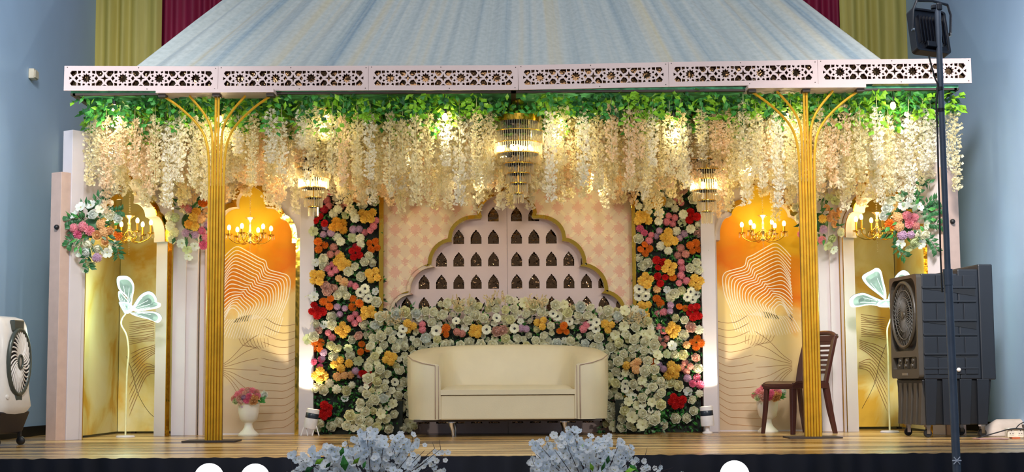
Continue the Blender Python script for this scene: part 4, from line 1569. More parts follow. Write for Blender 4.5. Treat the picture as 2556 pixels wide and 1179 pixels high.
# ================================================================== hanging wisteria
WIST = []
for vi in range(12):
    rnd = random.Random(100 + vi)
    L = (.66, .74, .82, .58)[vi % 4]
    mb = MB()
    mb.tube([(0, 0, 0), (.004, .003, -L * .4), (-.003, 0, -L * .98)], .0025, 4, 1)
    n = int(230 * L / .7)
    for i in range(n):
        u = rnd.random() ** .95
        zz = -(.10 + (L - .10) * u)
        rr = .060 * (1 - .4 * u) * (.45 + .55 * min(1, u * 6))
        a = rnd.uniform(0, 6.28)
        q = rr * rnd.uniform(.25, 1.0)
        c = Vector((q * math.cos(a), q * math.sin(a), zz))
        d = Vector((math.cos(a), math.sin(a), rnd.uniform(-.9, .2))).normalized()
        s = d.orthogonal().normalized()
        s = Quaternion(d, rnd.uniform(0, 6.28)) @ s
        w = d.cross(s)
        e = rnd.uniform(.012, .020)
        # two folded petals
        mb.add([c, c + s * e + d * e * .5, c + d * e * 1.3, c - s * e + d * e * .5], [(0, 1, 2), (0, 2, 3)], 0)
        mb.add([c, c + w * e * .8 - d * e * .1, c - d * e * .2 + Vector((0, 0, -e * 1.2)), c - w * e * .8 - d * e * .1], [(0, 1, 2), (0, 2, 3)], 0)
    WIST.append((mb, L))
W_COL = [pm('wisteria_white', (246, 240, 222), .6, var=.05, scale=3, thin=.45), pm('wisteria_cream', (244, 232, 192), .6, var=.06, scale=3, thin=.45), pm('wisteria_peach', (248, 224, 188), .6, var=.06, scale=3, thin=.45)]
M_WSTEM = pm('wisteria_stem', (206, 200, 150), .6)
WM = [[WIST[v][0].mesh('wisteria', [W_COL[c], M_WSTEM]) for v in range(12)] for c in range(3)]
LEAFM = []
for vi in range(10):
    mb = MB()
    RND.seed(300 + vi)
    Lg = (.20, .26, .18, .32, .23)[vi % 5]
    for k in range(30):
        z = -Lg * RND.random() ** 1.1
        a = RND.uniform(0, 6.28)
        rr = RND.uniform(.01, .06)
        leaf(mb, (rr * math.cos(a), rr * math.sin(a), z), (math.cos(a) * .7, math.sin(a) * .7, RND.uniform(-1.2, -.2)), RND.uniform(.045, .075), RND.uniform(.03, .048), 0 if RND.random() < .6 else 1)
    LEAFM.append(mb.mesh('leaves', [(M_LGREEN, M_MGREEN), (M_MGREEN, M_DGREEN), (M_LGREEN, M_LGREEN)][vi % 3]))
RND.seed(77)
rows = [(.16, 60), (.42, 60), (.70, 58), (.98, 58), (1.24, 58)]
count = 0
CHX, SLX, SRX = W(1293, 380, .42).x, W(783, 440, .75).x, W(1762, 440, .75).x
ZC = 2.842


def strand(x, y, vi, col, scale_z, drop, lf, named=True):
    o = link('wisteria_strand', WM[col][vi], None)
    o.location = (x, y, ZC - drop)
    o.rotation_euler = (0, 0, RND.uniform(0, 6.28))
    o.scale = (1, 1, scale_z)
    cn = ('white', 'cream', 'peach tinted')[col]
    px = 1278 + x * F / (y - CAM_Y)
    row = ('front row' if y < .29 else 'second row' if y < .56 else 'third row' if y < .84 else 'fourth row' if y < 1.11 else 'rear row')
    for lim, where in ((250, 'at the far left end'), (420, 'above the far left arch'), (640, 'beside the left gold column'), (770, 'above the orange print on the left'), (960, 'above the left flower pillar'), (1140, 'above the left half of the damask wall'),
                       (1290, 'just left of the central chandelier'), (1440, 'just right of the central chandelier'), (1590, 'above the right half of the damask wall'), (1770, 'above the right flower pillar'), (1930, 'above the arch behind the chair'), (2140, 'beside the right gold column'), (2330, 'above the far right arch'), (9999, 'at the far right end')):
        if px < lim:
            break
    tag(o, ('long ' if WIST[vi][1] * scale_z > .68 else 'short ') + cn + ' silk wisteria strand ' + where + ', ' + row, 'wisteria', cn + ' wisteria ' + where)
    lo = link('leaves', LEAFM[lf], o)
    lo.location = (0, 0, drop)
    lo.scale = (1.25, 1.25, 1 / scale_z * RND.uniform(.8, 1.15))
    return o


for ri, (y, n) in enumerate(rows):
    for i in range(n):
        x = -3.66 + 7.36 * (i + .5 + .5 * (ri % 2)) / n + RND.uniform(-.03, .03)
        yy = y + RND.uniform(-.09, .09)
        vi = RND.randrange(12)
        sz = RND.uniform(.82, 1.08) * (1.0 + .06 * ri * 0)
        drop = RND.uniform(0.0, .10)
        if abs(x - CHX) < .23 and yy < .70:
            if yy < .36:
                continue
            sz *= .7
        for sx in (SLX, SRX):
            if abs(x - sx) < .19 and yy < 1.0:
                sz *= .62 if yy > .5 else .62
        if 562 < 1278 + x * F / (yy - CAM_Y) < 688:
            sz *= .76
        if x > 3.45:
            col_edge = 0
        elif x < -3.45:
            if RND.random() < .35:
                continue
        # peach tint gathers in soft clumps, as in the photograph
        g = noise.noise((x * 1.7, yy * 1.5, 4.0))
        col = 2 if g > .22 else (1 if g > -.12 else 0)
        if RND.random() < .2:
            col = RND.randrange(3)
        strand(x, yy, vi, col, sz, drop, RND.randrange(10))
        count += 1
print('wisteria strands', count)
# the strands further back cannot be told apart
mb = MB()
for i in range(320):
    x = -3.55 + 7.1 * (i % 80 + RND.random()) / 80
    y = (.56, .86, 1.38, 1.5)[i // 80] + RND.uniform(-.1, .1)
    src, L = WIST[RND.randrange(12)]
    col = 0 if RND.random() < .4 else (1 if RND.random() < .6 else 2)
    M = Matrix.Translation((x, y, ZC)) @ Matrix.Rotation(RND.uniform(0, 6.28), 4, 'Z') @ Matrix.Diagonal((1.05, 1.05, RND.uniform(.8, 1.05), 1))
    b = len(mb.v)
    mb.v += [(M @ Vector(q))[:] for q in src.v]
    mb.f += [[j + b for j in f] for f in src.f]
    mb.m += [col if m == 0 else 3 for m in src.m]
tag(mb.obj('wisteria_mass', W_COL + [M_WSTEM]), 'dense white and cream wisteria at the back of the hanging curtain', 'wisteria', kind='stuff')
mb = MB()
for i in range(2600):
    x, y = RND.uniform(-3.6, 3.68), .04 + 2.0 * RND.random() ** 1.5
    leaf(mb, (x, y, ZC - RND.uniform(0, .16)), (RND.uniform(-.6, .6), RND.uniform(-.8, .3), RND.uniform(-1, .1)), RND.uniform(.05, .08), RND.uniform(.03, .05), RND.choice((0, 0, 1, 2)))
tag(mb.obj('ceiling_leaves', [M_MGREEN, M_DGREEN, M_LGREEN]), 'green leaves covering the ceiling between the hanging strands', 'leaves', kind='stuff')

# ================================================================== glowing flower lamps
M_LEDRIM = emis('led_rim', (235, 255, 246), 1.5)
M_LEDPET = emis('led_petal', (196, 234, 214), 0.42)
for m_ in (M_LEDRIM, M_LEDPET):      # lit from inside: hardly any surface colour of their own
    m_.node_tree.nodes['Principled BSDF'].inputs['Base Color'].default_value = (.06, .07, .065, 1)
M_STEMW = pm('lamp_stem', (226, 222, 170), .5)


def led_flower(label, y, petals, stem, hub, wire, energy, glow):
    b = W(*stem[0], y)
    t = thing('flower_lamp', label, 'lamp', (b.x, y, 0), 0, 'glowing flower lamps in the end arches')
    for pts, mid_off in petals:
        # closed outline in photograph pixels, cupped in depth
        P = spline([(x, yy, 0) for x, yy in pts + [pts[0]]], 40)[:-1]
        cx = sum(p.x for p in P) / len(P)
        cy = sum(p.y for p in P) / len(P)
        n = len(P)
        ring = lambda f, d: [W(cx + (p.x - cx) * f, cy + (p.y - cy) * f, y + d) for p in P]
        o0, o1, c1 = ring(1, mid_off), ring(.74, mid_off - .012), ring(.4, mid_off + .012)
        bk = ring(1, mid_off + .012)
        mb = MB()
        for A, B, mi in ((o0, o1, 0), (o1, c1, 1)):
            k = len(mb.v)
            mb.v += [v[:] for v in A + B]
            for i in range(n):
                mb.f.append([k + i, k + (i + 1) % n, k + n + (i + 1) % n, k + n + i])
                mb.m.append(mi)
        k = len(mb.v)
        mb.v += [v[:] for v in c1]
        mb.f.append(list(range(k, k + n)))
        mb.m.append(1)
        k = len(mb.v)
        mb.v += [v[:] for v in o0 + bk]
        for i in range(n):
            mb.f.append([k + i, k + n + i, k + n + (i + 1) % n, k + (i + 1) % n])
            mb.m.append(2)
        mb.f.append(list(range(k + 2 * n - 1, k + n - 1, -1)))
        mb.m.append(1)
        pet = mb.obj('petal', [M_LEDRIM, M_LEDPET, M_DKRIM], t, world=True, smooth=60)
        # dark edge wire along half of the rim
        MB().tube([v[:] for v in bk[:n // 2]], .003, 5).obj('rim_wire', M_DKRIM, pet, world=True)
        # ribs of the petal
        mb = MB()
        hb = W(*hub, y + mid_off)
        for f in (-.5, -.2, .1, .4):
            i0 = int(n * (.5 + f * .5)) % n
            a = o1[i0]
            mb.tube([hb.lerp(a, .35) + Vector((0, -.013, 0)), hb.lerp(a, .8) + Vector((0, -.013, 0))], .0022, 4)
        mb.obj('rib', M_LEDRIM, pet, world=True)['kind'] = 'stuff'
    S = [W(px, py, y) for px, py in stem]
    S[0].z = 0.004
    MB().tube([v[:] for v in spline(S, 40)], [.0085 - .003 * abs(i / 39 - .2) for i in range(40)], 8).obj('stem', M_STEMW, t, world=True, smooth=60)
    h = W(*hub, y)
    MB().ball(h, .03, 10, 8, 0, (1, 1, .8)).obj('flower_hub', M_LEDRIM, t, world=True, smooth=180)
    MB().lathe([(.0, .02), (.075, .016), (.085, .002)], 24, 0, Matrix.Translation((b.x, y, 0))).obj('base', M_WHITE, t, world=True, smooth=40)
    wpts = [W(px, py, y + dy) for px, py, dy in wire]
    MB().tube([v[:] for v in spline(wpts, 18)], .0022, 5).obj('wire', M_STEM, t, world=True)
    light('lamp_glow', 'POINT', h + Vector(glow), energy, (.66, 1.0, .76), .12)


M_DKRIM = pm('dark_rim', (70, 96, 112), .4)
led_flower('glowing white flower lamp with bent stem inside the far left arch', 1.15,
           [([(322, 770), (318, 745), (296, 722), (292, 694), (306, 689), (322, 692), (333, 706), (335, 722), (331, 745), (328, 765)], .03),
            ([(326, 774), (336, 758), (350, 738), (368, 728), (382, 732), (391, 745), (392, 754), (401, 758), (400, 766), (388, 771), (360, 776), (340, 778)], .0),
            ([(322, 780), (340, 781), (362, 778), (385, 779), (399, 785), (404, 796), (396, 806), (388, 805), (378, 800), (350, 793), (332, 787)], -.05),
            ([(312, 784), (302, 768), (297, 755), (306, 753), (322, 757), (335, 768), (336, 773), (326, 780)], -.07),
            ([(318, 778), (306, 762), (297, 748), (295, 730), (300, 728), (312, 742), (322, 756)], -.02)],
           [(313, 1086), (315, 1000), (317, 930), (321, 880), (316, 838), (303, 812), (305, 796), (314, 784)], (318, 777), [(316, 890, .02), (330, 930, .2), (345, 985, .6), (372, 1030, .85), (400, 1052, .95)], 13.0, (.02, -.12, .02))
led_flower('glowing white flower lamp with bent stem partly hidden by the black air cooler', 1.15,
           [([(2206, 752), (2190, 746), (2160, 733), (2145, 733), (2130, 738), (2120, 750), (2124, 766), (2140, 767), (2170, 762), (2196, 764)], -.03),
            ([(2212, 752), (2196, 738), (2170, 718), (2154, 700), (2154, 688), (2176, 675), (2188, 669), (2199, 676), (2205, 700), (2212, 730)], .02),
            ([(2214, 756), (2221, 730), (2230, 700), (2242, 682), (2256, 675), (2270, 684), (2268, 700), (2252, 730), (2236, 752), (2226, 764)], -.02),
            ([(2186, 762), (2196, 752), (2216, 748), (2234, 752), (2228, 766), (2216, 768), (2196, 767)], -.06)],
           [(2221, 1079), (2219, 1000), (2217, 900), (2215, 850), (2215, 820), (2225, 790), (2221, 766)], (2214, 757), [(2212, 860, .02), (2195, 905, .2), (2182, 960, .6), (2152, 1020, .85)], 13.0, (-.02, -.12, .02))
# ================================================================== brown plastic chair
def plastic_chair():
    m = pm('brown_plastic', (72, 38, 34), 0.3, var=.12, scale=5)
    p = W(1990, 1080, 1.02)
    t = thing('plastic_chair', 'dark brown armless plastic chair facing sideways behind the right gold column', 'chair', (p.x, 1.02, 0), rad(-62))
    # local: faces -Y, back at +Y
    # seat with slight dish and front roll
    vs, fs = [], []
    n = 10
    for j in range(n + 1):
        v = j / n
        for i in range(n + 1):
            u = i / n * 2 - 1
            w = .215 - .025 * v
            z = .445 - .012 * (1 - u * u) * math.sin(PI * v) - (.03 * (1 - v * 8) if v < .125 else 0) + .01 * abs(u) ** 4
            vs.append((u * w, -.21 + .40 * v, z))
    k = len(vs)
    vs += [(x, y, z - .018) for x, y, z in vs]
    for j in range(n):
        for i in range(n):
            a = j * (n + 1) + i
            fs += [(a, a + 1, a + n + 2, a + n + 1), (a + k, a + k + n + 1, a + k + n + 2, a + k + 1)]
    for i in range(n):
        fs += [(i, i + k, i + k + 1, i + 1), (n * (n + 1) + i, n * (n + 1) + i + 1, n * (n + 1) + i + 1 + k, n * (n + 1) + i + k)]
        a, b = i * (n + 1), (i + 1) * (n + 1)
        fs += [(a, b, b + k, a + k), (a + n, a + n + k, b + n + k, b + n)]
    MB().add(vs, fs).obj('seat', m, t, smooth=50)
    # skirt rail under the seat
    mb = MB()
    mb.bb(-.205, .205, -.205, -.19, .385, .432)
    for s in (-1, 1):
        mb.bb(s * .200 - .006, s * .200 + .006, -.2, .18, .39, .44)
    mb.obj('seat_rail', m, t, bevel=.004)
    # legs: flat tapering channels splayed outwards
    for sx in (-1, 1):
        for fy, top, bot in ((-1, (-.185, .43), (-.215, 0)), (1, (.165, .44), (.245, 0))):
            vs = []
            for z_, y_, w_ in ((top[1], top[0], .034), ((top[1] + bot[1]) * .45, top[0] * .55 + bot[0] * .45, .029), (0.001, bot[0], .020)):
                x_ = sx * (.185 + .025 * (1 - z_ / .44))
                vs += [(x_ - sx * w_, y_ - .012, z_), (x_ + sx * .008, y_ - .012, z_), (x_ + sx * .008, y_ + w_ * 1.2 * (1 if fy > 0 else 1), z_), (x_ - sx * .008, y_ + w_ * 1.2, z_), (x_ - sx * .008, y_ + .004, z_), (x_ - sx * w_, y_ + .004, z_)]
            fs = [tuple(range(6)), tuple(range(17, 11, -1))]
            for j in range(2):
                for i in range(6):
                    a, b = j * 6 + i, j * 6 + (i + 1) % 6
                    fs.append((a, b, b + 6, a + 6))
            o = MB().add(vs, fs).obj('leg', m, t, bevel=.003)
            bm = bmesh.new()
            bm.from_mesh(o.data)
            bmesh.ops.recalc_face_normals(bm, faces=bm.faces)
            bm.to_mesh(o.data)
            bm.free()
    # back: two uprights, a top rail and slats
    back = lambda z: .175 + (z - .44) * .22 + .03 * ((z - .44) / .44) ** 2
    for s in (-1, 1):
        mb = MB()
        zs = [.40 + .46 * i / 8 for i in range(9)]
        vs, fs = [], []
        for z_ in zs:
            w = .044 + .012 * (z_ - .4)
            x0 = s * (.19 + .012 * math.sin((z_ - .4) * 6))
            y0 = back(z_)
            vs += [(x0 - s * w, y0, z_), (x0 + s * .012, y0 - .02, z_), (x0 + s * .016, y0 + .012, z_), (x0 - s * w, y0 + .016, z_)]
        for j in range(8):
            for i in range(4):
                a, b = j * 4 + i, j * 4 + (i + 1) % 4
                fs.append((a, b, b + 4, a + 4))
        fs += [(3, 2, 1, 0), (32, 33, 34, 35)]
        o = mb.add(vs, fs).obj('upright', m, t, bevel=.003)
        bm = bmesh.new()
        bm.from_mesh(o.data)
        bmesh.ops.recalc_face_normals(bm, faces=bm.faces)
        bm.to_mesh(o.data)
        bm.free()
    MB().tube([v[:] for v in spline([(-.205, back(.845), .835), (-.12, back(.86) + .012, .868), (0, back(.87) + .016, .875), (.12, back(.86) + .012, .868), (.205, back(.845), .835)], 16)], .021, 8).obj('top_rail', m, t, smooth=180)
    for k in range(7):
        z_ = .53 + .042 * k
        MB().bb(-.165, .165, back(z_) + .002, back(z_) + .012, z_ - .013, z_ + .013).obj('slat', m, t, bevel=.003)
    MB().bb(-.17, .17, back(.80), back(.80) + .012, .795, .85).obj('back_panel', m, t, bevel=.004)


plastic_chair()


# ================================================================== urns
def urn(label, px, py, y):
    c = W(px, py, y)
    m = pm('urn_plastic', (238, 232, 214), .35, var=.03)
    t = thing('flower_urn', label, 'urn', (c.x, y, 0), 0, 'white urns of flowers in the orange arches')
    prof = [(0, 0), (.092, 0), (.092, .010), (.076, .028), (.052, .05), (.038, .075), (.034, .10), (.040, .115), (.060, .125), (.078, .145), (.090, .20), (.096, .25), (.100, .285), (.112, .29), (.112, .302), (.100, .304), (.094, .27), (0, .25)]
    MB().lathe(prof, 32).obj('bowl', m, t, smooth=40)
    for dx, r_, col in ((-.045, .008, 'lavender'), (-.068, .007, 'palegreen')):
        o = MB().lathe([(0, 0), (r_, 0.0005), (r_, .002)], 10).obj('printed_flower', FM[col], t)
        o.rotation_euler = (PI / 2, 0, 0)
        o.location = (dx, -(.0985 ** 2 - dx * dx) ** .5 - .001, .255)
    MB().ball((0, 0, .30), .09, 12, 7, 0, (1, 1, .6)).obj('foam_core', M_DGREEN, t, smooth=180)
    fl = [(-.12, .33, 'rosy'), (-.085, .365, 'pink'), (-.045, .395, 'pink'), (0, .405, 'blush'), (.04, .40, 'pink'), (.075, .385, 'rosy'), (.02, .35, 'magenta'), (.055, .335, 'peach'), (.085, .335, 'peach'), (-.03, .335, 'lavender'), (-.07, .325, 'blush'), (-.10, .305, 'palegreen'), (0, .315, 'magenta'), (.045, .30, 'peach'), (-.05, .30, 'blush'), (.07, .305, 'peach'), (-.06, .345, 'rosy'), (.09, .355, 'pink'), (-.015, .375, 'blush')]
    for x, z, col in fl:
        yy = -math.sqrt(max(.0004, .0115 - x * x * .5 - (z - .30) ** 2 * .6))
        k = 'carnation' if col in ('pink', 'rosy', 'magenta') else 'rose'
        o = put_flower(t, k, col, Vector(t.location) + Vector((x, yy, z)), .034, (x * 5, -1, (z - .28) * 6), .3)
    put_flower(t, 'rose', 'cool_white', Vector(t.location) + Vector((.135, -.02, .36)), .045, (.8, -.8, .1), .2)
    mb = MB()
    for k in range(34):
        a = RND.uniform(0, 6.28)
        x, z = .11 * math.cos(a) * RND.uniform(.6, 1.1), .33 + .05 * math.sin(a)
        if z < .30:
            continue
        leaf(mb, (x, -.06, z), (math.cos(a), -.5, math.sin(a)), .04, .02)
    for k in range(14):
        leaf(mb, (.10 + RND.uniform(0, .02), -.03, .33 + RND.uniform(-.03, .03)), (1, -.4, RND.uniform(-1, .6)), .05, .022)
    mb.obj('foliage', [M_MGREEN], t)['kind'] = 'stuff'


urn('white pedestal urn of pink flowers standing right of the left gold column', 620, 1082, 1.48)
urn('white pedestal urn of pink flowers behind the brown plastic chair', 1917, 1078, 1.48)


# ================================================================== uplights
def uplight(label, px, py, y, tilt, legs):
    c = W(px, py, y)
    t = thing('uplight', label, 'lamp', (c.x, y, 0), 0, 'uplights at the foot of the flower pillars')
    wh = pm('lamp_white', (232, 226, 224), .4)
    R_ = Matrix.Translation((0, 0, .10)) @ Matrix.Rotation(rad(tilt), 4, 'Y')
    MB().lathe([(0, -.035), (.056, -.035), (.060, -.02), (.058, .055), (.0, .055)], 28, 0, R_).obj('housing', wh, t, smooth=40)
    MB().lathe([(.0575, .055), (.0585, .058), (.0575, .098), (.056, .10), (0, .10)], 28, 0, R_).obj('dark_band', pm('band', (34, 42, 54), .3), t, smooth=40)
    MB().lathe([(.056, .10), (.058, .102), (.057, .135), (.050, .137), (.048, .12), (0, .118)], 28, 0, R_).obj('hood', wh, t, smooth=40)
    MB().lathe([(0, .124), (.046, .124)], 20, 0, R_).obj('lens', emis('lamp_lens', (255, 236, 190), 6), t)
    for s in (-1, 1):
        for d in (-.03, .03):
            if legs:
                MB().tube([(s * .045, -.01, .11), (s * .05 + d, -.035, .002)], .0055, 8).obj('leg', wh, t)
    if not legs:
        MB().lathe([(0, 0.001), (.045, .001), (.045, .012), (.02, .02), (.02, .066), (0, .066)], 16).obj('base', wh, t, smooth=40)
    return t


uplight('tilted white uplight on wire legs at the foot of the left lit pilaster', 775, 1082, 1.22, 10, True)
uplight('upright white uplight with dark band at the foot of the right lit pilaster', 1766, 1077, 1.22, -4, False)
for px, x2 in ((770, 762), (1770, 1772)):
    a = W(px, 1020, 1.27)
    light('uplight_beam', 'SPOT', (a.x, 1.28, .26), 32, (1.0, .90, .66), .02, (W(x2, 700, 1.50).x, 1.50, 1.0), spot_size=rad(78), spot_blend=.25)


# ================================================================== black air cooler on the right
def black_cooler():
    body = pm('cooler_charcoal', (22, 27, 35), .45, var=.12, scale=4)
    fr = pm('cooler_front', (64, 58, 50), .4, var=.08)
    dk = pm('cooler_dark', (12, 15, 20), .5)
    t = thing('air_cooler', 'tall black air cooler on castors in front of the right arch', 'air cooler', (3.50, .13, 0), rad(-84.5))
    w, d = .315, .30         # half width (front), half depth
    # local: -Y front with the fan, +X the louvred side
    mb = MB()
    mb.bb(-w, w, -d + .02, .02, .46, 1.30)
    mb.bb(-w, w, .02, .19, .46, 1.335)
    mb.bb(-w - .004, w + .004, .19, d + .01, .455, 1.375)
    mb.obj('body', body, t, bevel=.01)
    # front frame with a rectangular opening holding the fan guard
    def rrect(x0, x1, z0, z1, r, n=5):
        P = []
        for cx, cz, a0 in ((x1 - r, z1 - r, 0), (x0 + r, z1 - r, 90), (x0 + r, z0 + r, 180), (x1 - r, z0 + r, 270)):
            for i in range(n + 1):
                a = rad(a0 + 90 * i / n)
                P.append((cx + r * math.cos(a), cz + r * math.sin(a)))
        return P
    MB().cut(rrect(-w, w, .47, 1.30, .03), [rrect(-.285, .285, .69, 1.272, .10), rrect(-.27, .27, .545, .640, .012)], -d - .02, -d + .02).obj('front_frame', fr, t)
    MB().bb(-.29, .29, -d + .012, -d + .022, .48, 1.28).obj('fan_well', dk, t)
    zc = .985
    g = MB()
    for r in (.262,):
        pts = [(r * math.cos(2 * PI * i / 48), -d - .018, zc + r * math.sin(2 * PI * i / 48)) for i in range(49)]
        g.tube(pts, .014, 8, caps=False)
    g.obj('guard_ring', fr, t, smooth=60)
    g = MB()
    for r in (.08, .14, .2):
        g.tube([(r * math.cos(2 * PI * i / 40), -d - .016, zc + r * math.sin(2 * PI * i / 40)) for i in range(41)], .003, 5, caps=False)
    for i in range(40):
        a = 2 * PI * i / 40
        P = []
        for k in range(7):
            r = .03 + .228 * k / 6
            aa = a + .22 * math.sin(k / 6 * PI * 1.5)
            P.append((r * math.cos(aa), -d - .016 - .004 * math.sin(k), zc + r * math.sin(aa)))
        g.tube(P, .0028, 4)
    g.obj('guard_wires', pm('guard_grey', (96, 94, 90), .4), t)
    MB().lathe([(0, 0), (.03, 0), (.028, .012), (0, .016)], 20, 0, Matrix.Translation((0, -d - .016, zc)) @ Matrix.Rotation(PI / 2, 4, 'X')).obj('badge', fr, t, smooth=40)
    for i in range(5):
        a = 2 * PI * i / 5
        mb = MB()
        P = []
        vs = []
        for k in range(5):
            r = .05 + .18 * k / 4
            wv = .35 - .04 * k
            vs += [(r * math.cos(a - wv), -d + .004, zc + r * math.sin(a - wv)), (r * math.cos(a + wv), -d - .006, zc + r * math.sin(a + wv))]
        mb.add(vs, [(2 * k, 2 * k + 2, 2 * k + 3, 2 * k + 1) for k in range(4)])
        mb.obj('fan_blade', pm('blade', (30, 36, 40), .4) if i == 0 else bpy.data.materials['blade'], t)
    # control knobs in the slot
    for i in range(3):
        x = -.14 + .15 * i
        MB().add([(x - .06, -d - .012, .548), (x + .02, -d - .012, .548), (x + .07, -d - .012, .636), (x - .005, -d - .012, .636), (x - .06, -d + .01, .548), (x + .02, -d + .01, .548), (x + .07, -d + .01, .636), (x - .005, -d + .01, .636)],
                 [(0, 1, 2, 3), (4, 7, 6, 5), (0, 4, 5, 1), (1, 5, 6, 2), (2, 6, 7, 3), (3, 7, 4, 0)]).obj('control_panel', fr, t)
        for z in (.572, .612):
            MB().lathe([(.018, 0), (.016, .012), (0, .012)], 12, 0, Matrix.Translation((x + (z - .592) * .6 + .005, -d - .012, z)) @ Matrix.Rotation(PI / 2, 4, 'X')).obj('knob', fr, t, smooth=40)
    MB().bb(-.06, .06, -d - .024, -d - .019, .494, .513).obj('name_plate', pm('plate_silver', (150, 144, 136), .3, .6), t)
    # louvred side (+X): ribs, three dark slots, raised blocks
    for z0 in (1.17, .905, .64):
        MB().bb(w - .004, w + .012, -.275, .165, z0 + .012, z0 + .028).obj('louvre_rib', body, t, bevel=.003)
        MB().bb(w - .004, w + .012, -.275, .165, z0 - .10, z0 - .085).obj('louvre_rib', body, t, bevel=.003)
        # the slot opens in a wedge towards the rear
        MB().add([(w + .004, -.27, z0 + .008), (w + .004, .16, z0 + .008), (w + .004, .16, z0 - .05), (w + .004, -.05, z0 - .018), (w - .02, -.27, z0 + .008), (w - .02, .16, z0 + .008), (w - .02, .16, z0 - .05), (w - .02, -.05, z0 - .018)],
                 [(0, 1, 2, 3), (4, 7, 6, 5), (0, 4, 5, 1), (1, 5, 6, 2), (2, 6, 7, 3), (3, 7, 4, 0)]).obj('louvre_slot', dk, t)
    for j, z0 in enumerate((1.195, .93, .665, .50)):
        for i in range(4):
            y0 = -.275 + .111 * i
            hh = .13 if j else .09
            MB().bb(w, w + .006 + .003 * (i % 2), y0 + .003, y0 + .106, z0, z0 + hh).obj('louvre_block', body, t, bevel=.003)
    MB().lathe([(.017, 0), (.016, .012), (.008, .02), (0, .021)], 16, 0, Matrix.Translation((w + .008, .0, .535)) @ Matrix.Rotation(PI / 2, 4, 'Y')).obj('filler_cap', pm('cap_white', (220, 214, 206), .3), t, smooth=60)
    # water tank tapering down with ribs
    def frust(mb, x0, x1, y0, y1, z0, z1, tx, ty):
        mb.add([(x0 + tx, y0 + ty, z0), (x1 - tx, y0 + ty, z0), (x1 - tx, y1 - ty, z0), (x0 + tx, y1 - ty, z0), (x0, y0, z1), (x1, y0, z1), (x1, y1, z1), (x0, y1, z1)],
               [(3, 2, 1, 0), (4, 5, 6, 7), (0, 1, 5, 4), (1, 2, 6, 5), (2, 3, 7, 6), (3, 0, 4, 7)])
        return mb
    frust(MB(), -w + .02, w - .02, -d + .01, d - .02, .10, .46, .03, .03).obj('tank', dk, t, bevel=.01)
    for i in range(5):
        x = -.25 + .115 * i
        frust(MB(), x, x + .075, -d - .008, -d + .06, .10, .46, .006, -.02).obj('tank_rib', fr, t, bevel=.004).location = (0, .022, 0)
    for i in range(4):
        y0 = -.275 + .142 * i
        mb = MB().add([(w - .055, y0 + .01, .10), (w - .012, y0, .46), (w - .012, y0 + .10, .46), (w - .055, y0 + .085, .10), (w - .02, y0 + .01, .10), (w + .004, y0, .46), (w + .004, y0 + .10, .46), (w - .02, y0 + .085, .10)],
                      [(0, 1, 2, 3), (7, 6, 5, 4), (0, 4, 5, 1), (1, 5, 6, 2), (2, 6, 7, 3), (3, 7, 4, 0)])
        mb.obj('tank_rib', body, t, bevel=.004)
    for x, y in ((-.22, -.23), (.22, -.23), (-.22, .22), (.22, .22)):
        c = MB()
        c.bb(x - .025, x + .025, y - .02, y + .02, .085, .10)
        for s in (-1, 1):
            c.bb(x + s * .016 - .003, x + s * .016 + .003, y - .012, y + .016, .03, .09)
        fork = c.obj('castor', M_CHROME, t)
        MB().lathe([(.0, -.011), (.03, -.011), (.033, -.006), (.033, .006), (.03, .011), (0, .011)], 20, 0, Matrix.Translation((x, y, .034)) @ Matrix.Rotation(PI / 2, 4, 'Y')).obj('wheel', M_BLACK, fork, smooth=40)


black_cooler()


